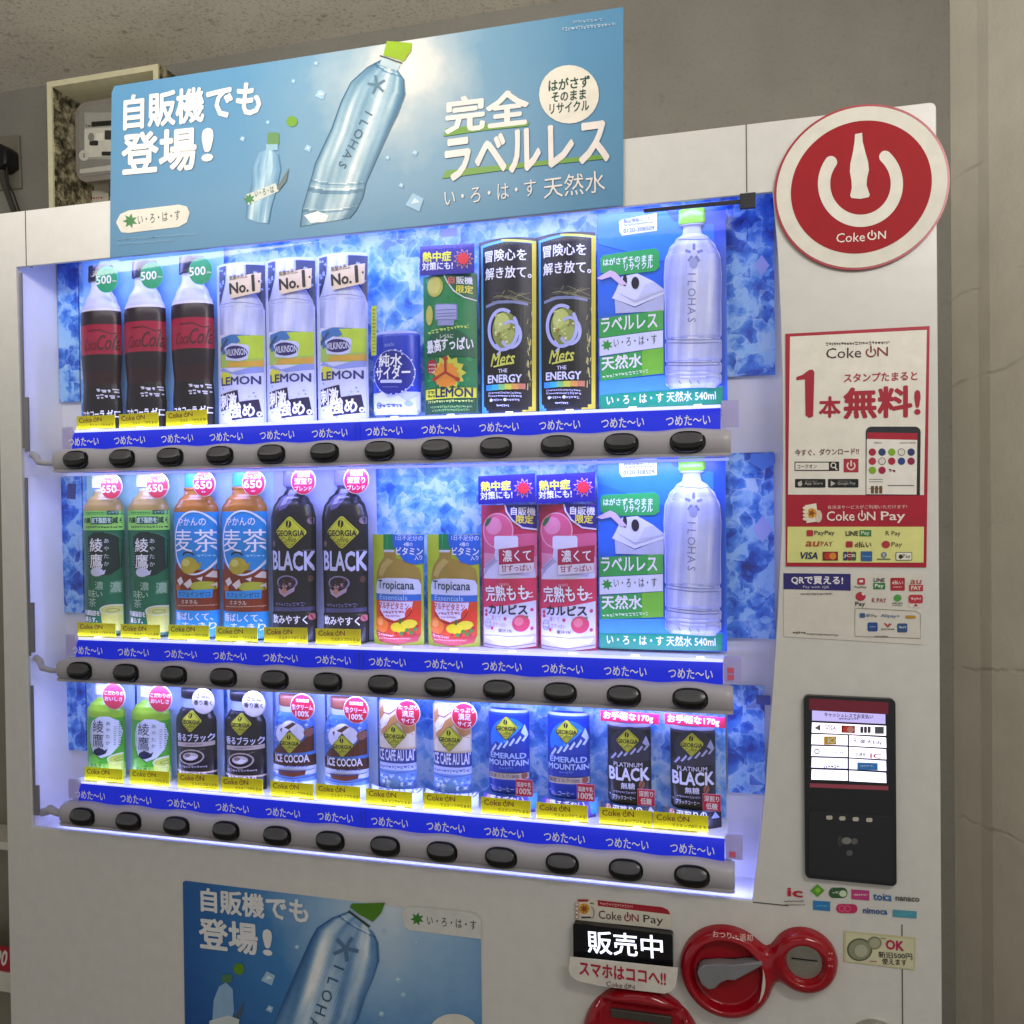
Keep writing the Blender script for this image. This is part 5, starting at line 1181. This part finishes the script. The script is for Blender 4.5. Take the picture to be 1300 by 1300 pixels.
A.poly([(103, 640), (112, 612), (170, 604), (260, 606), (312, 616), (324, 640), (324, 690), (103, 684)], '#d2d8f0', 2); A.txt('Tropicana', 204, 646, 56, '#12384c', 180, 4, .015, -2)
A.poly([(103, 683), (324, 690), (324, 722), (103, 716)], '#2a6cc4', 3); A.txt('Essentials', 195, 701, 26, '#a9ccee', 140, 4, .008, -2)
A.poly([(103, 716), (324, 722), (324, 890), (310, 925), (215, 936), (120, 922), (103, 890)], '#d2461c', 3)
A.poly([(122, 720), (290, 724), (285, 760), (255, 800), (205, 818), (155, 800), (128, 765)], '#dcd4ea', 4); A.txt('マルチビタミン', 196, 743, 34, '#b82438', 152, 5, .022, -3); A.micro(145, 768, 250, 15, '#a84a54', 5); A.micro(158, 790, 235, 10, '#a84a54', 5); A.ring(205, 740, 88, 88, 5, '#8a1c24', 5, 22, 20, 160)
A.ell(136, 836, 38, 42, '#e4701c', 4); A.ell(128, 825, 18, 18, '#ee9444', 5); A.ell(290, 790, 36, 40, '#d83a1c', 4); A.ell(230, 850, 44, 26, '#dcc81c', 5); A.ell(275, 835, 34, 22, '#e0d030', 5); A.poly([(230, 805), (245, 812), (235, 835), (226, 828)], '#3a6a1c', 6)
for x, y in ((265, 866), (285, 880), (240, 882), (300, 862)): A.ell(x, y, 9, 10, '#3c8434', 6)
for x, y in ((215, 880), (255, 885), (296, 888), (308, 850)): A.ell(x, y, 8, 8, '#b01c2c', 6)
A.poly([(106, 868), (200, 895), (322, 890), (310, 920), (215, 934), (120, 920)], '#b82c24', 5); A.micro(115, 878, 200, 12, '#f0b8b0', 7, 0, 10); A.micro(120, 900, 280, 9, '#e8a8a0', 7, 0, 4)
p.on_card(A)
pair(p, [(.6268, ZS[1])], ['short juice card with orange fruit label and green cap, beside the peach drink'], GRP)

# --- peach cards 
p = Product('peach_drink_card', 'pink peach drink card with purple sun banner, left of the two', 'drink card', GRP, .6992, ZS[1], 'D3')
p.card([(634, 240), (906, 240), (902, 962), (638, 956)], '#b92552', .011)
A = p.art()
A.poly([(640, 400), (905, 380), (905, 600), (640, 610)], '#cf5c84', .5); A.poly([(640, 480), (905, 500), (905, 600), (640, 610)], '#dc92ac', .7)
A.ell(716, 368, 82, 88, '#e8a4b8', 1); A.ell(716, 368, 76, 82, '#da5c84', 2); A.ell(696, 345, 44, 44, '#e68aa8', 3); A.poly([(645, 340), (660, 310), (690, 300), (675, 330), (655, 350)], '#2c6a3c', 4)
A.poly([(752, 240), (905, 240), (905, 368), (840, 358), (790, 320), (760, 275)], '#dfd8ec', 3); A.poly([(760, 240), (905, 240), (905, 360), (842, 350), (796, 314), (768, 272)], '#22187c', 4)
A.txt('自販機', 842, 272, 40, '#ece8f6', 112, 5, .022, -2); A.txt('限定', 850, 313, 40, '#e6d84a', 78, 5, .028, -2)
A.poly([(640, 560), (700, 500), (705, 460), (815, 455), (818, 500), (895, 560), (902, 620), (902, 950), (770, 960), (640, 950)], '#dcdaf0', 3); A.rect(700, 395, 820, 462, '#e3e3f6', 4, 12); A.poly([(640, 600), (650, 540), (700, 505), (720, 520), (670, 560)], '#b8b0d0', 4); A.line([(645, 558), (690, 525), (706, 500)], 4, '#9a8eb4', 5)
A.poly([(640, 610), (902, 606), (902, 720), (770, 740), (640, 755)], '#d6365c', 4); A.txt('完熟もも', 758, 680, 78, WHITE, 212, 6, .02, 2); A.txt('完熟もも', 762, 684, 78, '#a81c48', 212, 5, .024, 2); A.txt('と', 875, 688, 30, WHITE, 26, 6, .02); A.txt('asahi', 752, 634, 16, '#f0b0c4', 48, 6, .0)
A.txt('カルピス', 766, 762, 46, '#1c1830', 192, 5, .035, 0)
A.ell(833, 832, 42, 42, '#d84864', 5); A.ell(824, 822, 22, 22, '#e87c88', 6); A.poly([(850, 798), (870, 795), (862, 808)], '#4c7a3c', 6)
for x, y in ((757, 808), (688, 856), (884, 766), (884, 860), (655, 790), (655, 770), (712, 635), (640+20, 690)): A.ell(x, y, 8, 9, '#c84a68', 6)
A.txt('濃くて', 708, 805, 24, '#b07a90', 52, 5, .005, -3); A.txt('甘ずっぱい', 728, 838, 22, '#b07a90', 72, 5, .005, -3); A.txt('果汁1%', 755, 868, 18, '#6a4a5c', 68, 5, .012); A.ring(665, 835, 18, 26, 4, '#9a9ac8', 5); A.micro(650, 822, 680, 10, '#8a8ac0', 6); A.micro(650, 842, 680, 10, '#8a8ac0', 6)
A.poly([(640, 888), (740, 900), (900, 890), (902, 945), (770, 958), (640, 945)], '#c3bdc4', 5); A.poly([(645, 900), (700, 892), (860, 905), (895, 900), (880, 925), (720, 925)], '#eeeaf0', 6); A.line([(642, 935), (770, 948), (900, 935)], 6, '#8a6c78', 6)
p.on_card(A); sun_banner(p, (619, 93, 902, 232))
B = Art('D3', PY-.014, (p.xc, p.z0)); fo = obj('flag', PLATE([[B.pt(*q) for q in ((722, 462), (901, 440), (896, 576), (724, 588))]], -.0145, -.0138), ink('#b0204c', .4), p.root)
B.poly([(724, 540), (899, 528), (895, 575), (725, 587)], '#e6e0ee', 1); B.txt('濃くて', 812, 494, 58, WHITE, 142, 1, .012, 2); B.txt('甘ずっぱい', 810, 556, 34, '#a83a5c', 150, 2, .012, 2); B.build('flag_print', fo, y=-.0145)
pair(p, [(.7698, ZS[1])], ['pink peach drink card with purple sun banner, beside the wide water card'], GRP)

# --- row three: small green tea
p = Product('small_tea_bottle', 'small bright green tea bottle at the left end of the bottom shelf', 'drink bottle', GRP, .1244, ZS[2], 'E1')
p.card([(500, 130), (745, 140), (745, 705), (506, 690)], '#b9d4f2', .001, 'backing_card', .012)
p.body(617, [(196, 50), (210, 46), (222, 56), (250, 88), (285, 106), (320, 107), (470, 108), (600, 106), (700, 106)],
       [(208, '#cfd6f4'), (318, '#97c832'), (585, '#4fb034'), (620, '#8fd05a'), (702, '#c4e488')], cap=([(128, 48), (134, 58), (192, 60), (196, 50)], '#dcdff9'))
A = p.art()
A.poly([(530, 400), (545, 350), (590, 322), (640, 325), (680, 355), (692, 420), (685, 500), (650, 550), (600, 568), (550, 530), (530, 470)], '#dfe9f6', 1)
A.txt('綾', 582, 380, 72, '#222a5c', 64, 2, .008); A.txt('鷹', 582, 462, 78, '#222a5c', 66, 2, .008)
for i, ch in enumerate('あやたか'): A.txt(ch, 636, 365+i*38, 22, '#333c68', 20, 2, .005)
for i in range(11): A.micro(680, 362+i*13, 692, 8, '#23582c', 2)
for i in range(8): A.micro(533, 390+i*13, 543, 8, '#3a4470', 2)
for i in range(9): A.micro(662, 385+i*13, 672, 8, '#5a74a0', 2)
A.ell(588, 530, 34, 22, '#1d2450', 2); A.poly([(610, 530), (636, 512), (626, 540), (608, 548)], '#1d2450', 2); A.poly([(560, 520), (588, 502), (616, 520)], '#1d2450', 2)
A.poly([(515, 560), (560, 540), (600, 580), (560, 610), (520, 600)], '#74c84c', 1); A.ell(690, 575, 58, 30, '#dff0c8', 3); A.ell(690, 578, 50, 23, '#c6d45a', 4); A.ring(690, 580, 26, 11, 5, '#8fa83c', 5); A.txt('まんぞく', 580, 612, 20, '#2a5a3c', 90, 3, .01, -3); A.poly([(635, 590), (728, 585), (725, 690), (650, 690)], '#c9d86c', 2)
p.wrap(A); p.badge(670, 203, 67, '#d63850', [('こだわりの', 2, -18, 24, 112, WHITE), ('おいしさ', 0, 16, 24, 104, WHITE)])
pair(p, [(.1957, ZS[2])], ['small bright green tea bottle, beside the black aluminium bottle'], GRP)

# --- black aluminium coffee bottles
p = Product('aluminium_coffee_bottle', 'black aluminium coffee bottle with white badge, right of the two', 'drink bottle', GRP, .3400, ZS[2], 'E2')
p.card([(95, 124), (360, 140), (358, 700), (100, 690)], '#b8d2f4', .001, 'backing_card', .012)
p.body(232, [(184, 84), (200, 78), (232, 80), (262, 100), (300, 116), (320, 119), (600, 119), (705, 117)],
       [(236, '#a3b2e8'), (606, '#17131e'), (616, '#b49c8c'), (706, '#221b24')], cap=([(124, 82), (130, 88), (178, 88), (184, 80)], '#1b1822'))
A = p.art()
georgia(A, 212, 322, 68, 72)
A.txt('香るブラック', 224, 420, 46, '#dfe2f8', 206, 2, .022, -3); A.poly([(122, 447), (326, 450), (326, 476), (122, 472)], '#c0b2ac', 1); A.micro(180, 456, 280, 11, '#6a5a58', 2)
A.ring(212, 535, 74, 46, 8, '#b9a9ac', 2); A.ell(210, 532, 46, 24, '#cfc6d0', 2); A.ell(195, 525, 20, 10, '#8a7478', 3); A.poly([(180, 545), (215, 525), (250, 535), (225, 555)], '#efeaf4', 3); A.line([(190, 495), (240, 500), (290, 488)], 3, '#7a6a6c', 2)
A.micro(135, 582, 300, 16, '#a9a2b4', 2, 0, 8); A.txt('香り高い大人の', 215, 637, 26, '#e4e0ec', 160, 2, .015, -3)
p.wrap(A); p.badge(287, 203, 69, '#d6d1cc', [('さらに', 2, -32, 26, 84, '#3a3230'), ('香り高く', 0, 8, 30, 112, '#3a3230')], rim='#c4c0c4')
pair(p, [(.2672, ZS[2])], ['black aluminium coffee bottle with white badge, next to the small green tea'], GRP)

# --- iced cocoa
p = Product('cocoa_bottle', 'blue and brown iced cocoa bottle with red badge, left of the two', 'drink bottle', GRP, .4111, ZS[2], 'E2')
p.card([(385, 140), (672, 160), (668, 730), (390, 716)], '#b8d2f6', .001, 'backing_card', .012)
p.body(520, [(214, 84), (240, 86), (270, 104), (310, 120), (350, 124), (600, 124), (720, 124)], [(244, '#bcc8f0'), (488, '#4a7ed2'), (552, '#431c12'), (600, '#c6d2f6'), (640, '#5a86d6'), (722, '#c4d2f8')],
       cap=([(146, 80), (152, 88), (206, 88), (214, 82)], '#9c5a44'))
A = p.art()
for q in range(30): A.star(random.uniform(405, 640), random.uniform(270, 480), random.uniform(6, 22), 6, 4, random.choice(['#8cb4ee', '#2c5cb4', '#c0d8fa', '#6a9ae4']), 1, q*17)
A.ell(500, 375, 84, 66, '#dfe0f0', 2); A.ell(500, 330, 40, 30, '#eeeef8', 3); A.poly([(470, 340), (520, 310), (540, 320), (500, 350), (520, 375), (480, 380), (505, 352)], '#54382c', 4); A.poly([(445, 350), (460, 340), (455, 370)], '#6a4a3a', 4); A.ring(485, 375, 80, 62, 5, '#aeb0cc', 3, 20, 110, 250)
A.poly([(400, 480), (430, 445), (470, 430), (560, 440), (590, 400), (600, 350), (635, 340), (640, 420), (640, 490), (402, 490)], '#552414', 3); A.ell(600, 375, 22, 26, '#8a5a50', 4)
georgia(A, 505, 428, 65, 70, 4)
A.txt('ICE COCOA', 508, 523, 44, '#e6e4f4', 190, 3, .03, -3); A.micro(470, 560, 600, 14, '#5a6ab0', 2, 0, 6)
A.poly([(430, 588), (590, 596), (585, 622), (520, 632), (436, 616)], '#6a3624', 2); A.line([(397, 590), (520, 600), (642, 596)], 4, '#34549c', 3); A.line([(397, 625), (520, 640), (642, 636)], 4, '#4a3a5c', 3); A.txt('とろける', 500, 662, 26, '#4a5a9c', 140, 2, .01, -3)
p.wrap(A); p.badge(575, 221, 71, '#d2203c', [('北海道産', 0, -38, 20, 78, WHITE), ('生クリーム', 0, 0, 30, 122, WHITE), ('100%', 0, 40, 32, 78, WHITE)])
pair(p, [(.4836, ZS[2])], ['blue and brown iced cocoa bottle with red badge, beside the cafe au lait can'], GRP)

# --- cafe au lait cans
def foot_card(p, pts, col, text, cx, cy, h, w_, tc, crop, bul=.013, rot=-3, deco=None):
    """the bent strip of printed card that stands at the foot of a can"""
    keep = p.surf if hasattr(p, 'surf') else None
    o = p.card(pts, col, bul, 'foot_card', -.0045); A = p.art()
    if text: A.txt(text, cx, cy, h, tc, w_, 2, .02, rot)
    if deco: deco(A)
    A.build('foot_print', o, surf=p.surf, off=.0003)
p = Product('cafe_au_lait_can', 'slim cafe au lait can with cream swirl and red badge, left of the two', 'drink can', GRP, .5538, ZS[2], 'E3')
p.body(186, [(118, 84), (128, 96), (145, 101), (596, 101), (612, 94)], [(132, '#b4bce8'), (385, '#d9c4a4'), (462, '#2a3f9c'), (500, '#c2d0f6'), (614, '#6f9ae2')], k=.5)
A = p.art()
for q in (((90, 250), (120, 170), (200, 150), (240, 190), (180, 230), (120, 300)), ((150, 160), (230, 130), (284, 160), (270, 220), (200, 210))): A.poly(q, '#eee6e0', 1)
for q in (((100, 300), (140, 230), (210, 180), (250, 200), (180, 260), (130, 340)), ((200, 240), (260, 220), (285, 260), (285, 330), (230, 300)), ((88, 180), (110, 150), (120, 200), (90, 240))): A.poly(q, '#c08a4c', 2)
A.poly([(90, 384), (90, 330), (130, 300), (200, 330), (284, 300), (284, 388)], '#e6dcc4', 2); A.line([(110, 190), (150, 200), (190, 170)], 7, '#a86a3c', 3); A.line([(95, 280), (130, 260), (150, 220)], 6, '#f6f0ec', 3)
georgia(A, 178, 318, 68, 72, 4)
A.txt('ICE CAFE AU LAIT', 186, 427, 58, '#dfe4fa', 206, 3, .025, -3); A.micro(90, 478, 282, 18, '#5a6cb8', 2, 0, 10); A.line([(88, 512), (186, 524), (284, 520)], 4, '#4a62b0', 2)
for q in range(34): A.star(random.uniform(95, 278), random.uniform(530, 600), random.uniform(6, 18), 5, 4, random.choice(['#a8c6f6', '#4a76cc', '#d2e2fc', '#86aeea']), 2, q*23)
p.wrap(A); foot_card(p, [(52, 580), (332, 612), (328, 700), (56, 672)], '#ccd8fa', 'やさしいコク', 200, 622, 34, 230, '#4a5cae', 'E3')
p.badge(250, 196, 68, '#d2203c', [('たっぷり', 2, -32, 26, 108, WHITE), ('満足', 2, 4, 34, 66, WHITE), ('サイズ', 2, 42, 26, 74, WHITE)])
pair(p, [(.6251, ZS[2])], ['slim cafe au lait can with cream swirl and red badge, beside the blue mountain can'], GRP)

# --- blue mountain coffee cans
def mountain(A, cx, base, sx, sy, cols, lev=2):
    P = [(cx-sx*.98, base+sy*.10), (cx-sx*.6, base-sy*.28), (cx-sx*.3, base-sy*.12), (cx+sx*.35, base-sy*.55), (cx+sx*.78, base-sy*.95), (cx+sx*.92, base-sy*.55), (cx+sx*.98, base-sy*.35), (cx+sx*.98, base+sy*.3), (cx-sx*.98, base+sy*.3)]
    A.poly(P, cols[0], lev)
    for k in range(6):
        x = cx-sx*.85+k*sx*.3; y = base+sy*.02-(.10*k)*sy*.8
        A.poly([(x, y+sy*.12), (x+sx*.25, y-sy*.20), (x+sx*.30, y-sy*.10), (x+sx*.10, y+sy*.15)], cols[1], lev+1)
    A.poly([(cx+sx*.78, base-sy*.95), (cx+sx*.92, base-sy*.55), (cx+sx*.80, base-sy*.45), (cx+sx*.62, base-sy*.62)], cols[1], lev+1)
p = Product('mountain_coffee_can', 'bright blue coffee can with snowy mountain and yellow diamond, left of the two', 'drink can', GRP, .6952, ZS[2], 'E3')
p.body(801, [(172, 98), (180, 108), (196, 112), (612, 112), (630, 104)], [(186, '#9aa8e0'), (200, '#1c44a8'), (520, '#0a34a8'), (560, '#0a34a8'), (632, '#0c2c94')], k=.5)
A = p.art()
A.ell(801, 330, 100, 110, '#1f74dc', 1); A.ell(835, 330, 60, 70, '#3a9cf0', 2)
mountain(A, 801, 385, 112, 130, ('#1a3c9c', '#c3d6fa'), 3); A.poly([(692, 410), (910, 400), (910, 520), (692, 520)], '#0a2f9c', 5)
georgia(A, 794, 275, 66, 70, 6)
A.txt('EMERALD', 800, 428, 29, '#a9c4f4', 192, 7, .025, -3); A.txt('MOUNTAIN', 801, 467, 30, '#b4ccf6', 214, 7, .025, -3); A.micro(755, 490, 830, 12, '#6a8ce0', 7)
A.poly([(692, 520), (910, 532), (910, 566), (692, 554)], '#b9aa98', 2); A.txt('国産ミルク100%', 780, 541, 22, '#4a4a5c', 165, 3, .012, -3); A.ell(888, 545, 15, 18, '#8a4c34', 3)
A.txt('コーヒー', 792, 612, 24, '#9ab4f0', 84, 3, .012, -3); A.micro(698, 588, 710, 10, '#9ab4f0', 3)
p.wrap(A); foot_card(p, [(668, 628), (950, 650), (950, 742), (672, 716)], '#463a9e', '揺るぎない', 792, 670, 42, 186, WHITE, 'E3', deco=lambda A: (A.poly([(905, 660), (950, 650), (950, 740), (920, 735)], '#2f8ae0', 1), A.ell(690, 664, 13, 18, '#b87488', 2)))
p.badge(890, 608, 47, '#d01c4c', [('国産牛乳', 0, -18, 26, 78, WHITE), ('100%', 0, 18, 32, 80, WHITE)], sq=True, rim='#e890a8')
pair(p, [(.7675, ZS[2])], ['bright blue coffee can with snowy mountain and yellow diamond, beside the platinum black can'], GRP)

# --- platinum black cans
p = Product('platinum_coffee_can', 'black coffee can with grey mountain under a pink banner, left of the two', 'drink can', GRP, .8398, ZS[2], 'E4')
p.body(425, [(246, 106), (256, 116), (272, 120), (672, 120), (690, 112)], [(264, '#a8acd0'), (278, '#3a3a4e'), (692, '#13121a')], k=.5)
A = p.art()
A.ell(425, 360, 100, 90, '#26283c', 1); mountain(A, 425, 430, 120, 110, ('#2c2c40', '#a9aed4'), 2)
georgia(A, 420, 345, 70, 70, 5)
A.txt('PLATINUM', 421, 478, 24, '#d4d6ec', 158, 5, .012, -3); A.txt('BLACK', 425, 530, 68, '#e0e2f6', 218, 5, .035, -3); A.txt('無糖', 422, 594, 34, '#dcdcf0', 76, 5, .015, -3); A.ell(497, 590, 16, 22, '#9a604c', 5); A.line([(490, 605), (503, 575)], 4, '#3c2018', 6)
A.micro(340, 618, 465, 14, '#9c9ab4', 5, 0, 8); A.txt('ブラックコーヒー', 398, 657, 24, '#cfcfe6', 125, 5, .015, -4); A.micro(312, 630, 325, 24, '#8a8aa4', 5)
p.wrap(A); foot_card(p, [(270, 680), (580, 706), (580, 800), (276, 772)], '#26242e', '深煎りの', 418, 724, 44, 160, WHITE, 'E4', deco=lambda A: (A.poly([(522, 752), (542, 718), (566, 756)], '#9aa4c8', 2), A.ell(313, 716, 14, 20, '#b8846c', 2), A.line([(308, 730), (318, 702)], 4, '#4a2418', 3)))
p.badge(521, 661, 48, '#d01c4c', [('深煎り', 0, -20, 32, 78, WHITE), ('低糖', 0, 20, 34, 60, WHITE)], sq=True, rim='#e890a8')
B = Art('E4', PY-.026, (p.xc, p.z0)); bn = obj('banner', PLATE([[B.pt(*q) for q in ((270, 182), (592, 204), (590, 260), (272, 238))]], -.0260, -.0252), ink('#d01c4c', .35), p.root)
B.txt('お手軽な170g', 422, 219, 48, WHITE, 272, 1, .025, -4); B.build('banner_print', bn, y=-.0260)
pair(p, [(.9114, ZS[2])], ['black coffee can with grey mountain under a pink banner, at the right end'], GRP)

# --- yellow tags that stand in front of the packages
TY = .0125
tag0 = None
TAGW, TAGH = .0598, .0195
def make_tag(x, z, label):
    r = obj('price_tag', PLATE([[(0, 0), (TAGW, 0), (TAGW, TAGH), (0, TAGH)]], 0, .0008), thin_sheet('#ece414', .5), None, (x, TY, z))
    props(r, label, 'tag', 'yellow tags in front of the drink packages')
    S = Art('E3', TY, at(460+325/4.333, 860+735/4.333, TY))
    coke_on(S, 418, 678, 30, 158, '#7c3208', None, 1, False, -3.5, .012); S.txt('でスタンプがたまる!', 498, 718, 18, '#3a3408', 168, 1, .01, -4); S.micro(336, 722, 580, 8, '#6c6410', 1, 3, 20)
    S.build('tag_print', r, y=0)
    return r
TG = [(.1136, 0, 'leftmost cola bottle'), (.1801, 0, 'middle cola bottle'), (.2515, 0, 'third cola bottle'),
      (.1090, 1, 'leftmost dark green tea bottle'), (.1768, 1, 'second dark green tea bottle'), (.2496, 1, 'first blue barley tea bottle'), (.3189, 1, 'second blue barley tea bottle'), (.3882, 1, 'left BLACK coffee bottle'), (.4595, 1, 'right BLACK coffee bottle'),
      (.1161, 2, 'leftmost small green tea bottle'), (.1874, 2, 'second small green tea bottle'), (.2599, 2, 'left black aluminium bottle'), (.3233, 2, 'right black aluminium bottle'), (.3936, 2, 'left iced cocoa bottle'), (.4564, 2, 'right iced cocoa bottle'),
      (.5234, 2, 'left cafe au lait can'), (.5984, 2, 'right cafe au lait can'), (.6696, 2, 'left blue mountain can'), (.7364, 2, 'right blue mountain can'), (.8091, 2, 'left platinum black can'), (.8696, 2, 'right platinum black can')]
ZT = tuple(z+.0006 for z in ZS)
for x, r, who in TG:
    lab = 'yellow tag with brown lettering in front of the '+who
    rs = random.Random(int(x*1e4)+r); zz = ZT[r]+rs.uniform(-.0012, .0008)
    if tag0 is None: tag0 = make_tag(x, zz, lab)
    else:
        c = copy_tree(tag0, (x, TY, zz), lab); c.rotation_euler.y = R(rs.uniform(-1.0, 1.0))

# ================================================================== BEHIND AND BESIDE THE MACHINE
# meter in its open box on the back wall
mb = empty('meter_box', (-.45, .62, 2.1), 'cream framed open box on the wall with an electricity meter inside', 'meter box')
def part2(name, bm, mats, root, **k):
    o = obj(name, bm, mats, None, **k); o.parent = root; o.location = -root.location; return o
F = Art('F7', .62)
q = [F.pt(*p_) for p_ in ((275, 205), (930, 97), (930, 1060), (285, 1060))]
x0_, x1_, z1_ = q[0][0], q[1][0], (q[0][1]+q[1][1])/2; zb_ = z1_-.42
fr = PLATE([[(x0_, zb_), (x1_, zb_), (x1_, z1_), (x0_, z1_)], [(x0_+.012, zb_+.012), (x1_-.012, zb_+.012), (x1_-.012, z1_-.012), (x0_+.012, z1_-.012)]], .62, .749)
part2('box_frame', fr, ink('#e2dcb8', .5), mb)
part2('box_back', BOX(x0_+.0125, .742, zb_+.0125, x1_-.0125, .748, z1_-.0125), granite(), mb)
for a_, b_, c_2, d_ in ((x1_+.0005, x1_+.003, zb_, z1_), (x0_+.0122, x0_+.0142, zb_+.0125, z1_-.0125)): part2('box_side', BOX(a_, .624, c_2, b_, .74, d_), granite(), mb)
F = Art('F7', .66)
a_, b_ = F.pt(440, 330), F.pt(900, 800)
mt_ = part2('meter_case', PLATE([rrect(a_[0], b_[1]+.02, b_[0], a_[1], .03)], .66, .742), ink('#8a847c', .12), mb, bevel=.014)
o = obj('meter_face', PLATE([rrect(a_[0]+.012, b_[1]+.032, b_[0]-.012, a_[1]-.012, .018)], .6585, .6605), ink('#8a8880', .3), mt_)
F = Art('F7', .6583)
F.rect(498, 385, 900, 660, '#a5a49c', 1); F.rect(498, 480, 900, 650, '#d2d0c4', 2, 10, -20); F.rect(540, 440, 700, 470, '#22201c', 2, 0, -12); F.micro(505, 455, 545, 18, '#4a4a44', 3)
F.rect(565, 505, 612, 550, '#e4e2d8', 3, 5); F.rect(528, 550, 580, 580, '#2a2824', 3, 8); F.ell(538, 530, 18, 26, '#8a8880', 3); F.rect(600, 615, 660, 640, '#2a2824', 3, 5); F.rect(618, 490, 680, 545, '#3a3832', 3, 6)
F.ell(497, 638, 30, 32, '#c9c7bc', 4); F.txt('2', 497, 638, 22, '#3a3a34', 12, 5); F.poly([(470, 720), (900, 660), (900, 700), (470, 745)], '#c2bfb6', 2)
F.build('meter_print', mt_, y=.6583)
F = Art('F7', .735); F.rect(515, 850, 640, 930, '#cfc9b8', 1, 0, -14); F.micro(545, 880, 610, 16, '#a83a34', 2); F.build('box_note', mb, y=.735).location = -mb.location
# outlet and plug
F = Art('F7', .742)
pts_ = [F.pt(*p_) for p_ in ((-130, 535), (108, 515), (122, 830), (-120, 850))]
ou = empty('wall_outlet', (-.71, .742, 2.2), 'grey wall outlet with a black plug pushed in, left of the meter box', 'outlet')
part2('outlet_plate', PLATE([pts_], .742, .749), ink('#7d776a', .5), ou, bevel=.002)
F = Art('F7', .72); pl_ = [F.pt(*p_) for p_ in ((-60, 600), (30, 578), (72, 610), (76, 700), (30, 735), (-60, 735))]
part2('plug', PLATE([pl_], .70, .742), ink('#0c0c0e', .4), ou, bevel=.006)
bm = bmesh.new(); c = [F.pt(*p_) for p_ in ((20, 725), (28, 780), (60, 880), (95, 975), (140, 1100))]
tube(bm, [(x, .715, z) for x, z in c], [.010, .009, .007, .007, .007]); part2('cord', bm, ink('#3e3b34', .5), ou, smooth=60)
bm = bmesh.new(); c = [F.pt(*p_) for p_ in ((55, 700), (62, 800), (100, 880), (130, 970), (150, 1100))]
tube(bm, [(x, .712, z) for x, z in c], .0022); part2('earth_wire', bm, ink('#24221e', .5), ou, smooth=60)
# neighbour on the left, only its edge is in view
nb = empty('neighbour_machine', (-.5, .4, 0), 'edge of a second cream machine just left of the vending machine', 'vending machine')
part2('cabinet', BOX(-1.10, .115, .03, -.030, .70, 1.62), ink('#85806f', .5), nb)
F = Art('F6', .055); zz = lambda y: F.pt(10, y)[1]
for a, b, y0 in ((345, 300, .055), (1112, 1005, .050)): part2('ledge', BOX(-1.08, y0, zz(a), -.032, .1145, zz(b)), ink('#d0ccc0', .5), nb, bevel=.002)
part2('price_card', BOX(-.30, .0535, zz(1004), -.0315, .0560, zz(872)), ink('#a5122a', .4), nb)
S = Art('F6', .0532); S.txt('90', 8, 935, 82, '#e6dcd4', 62, 1, .03, 0, .2)
S.build('price_lettering', nb, y=.0532).location = -nb.location
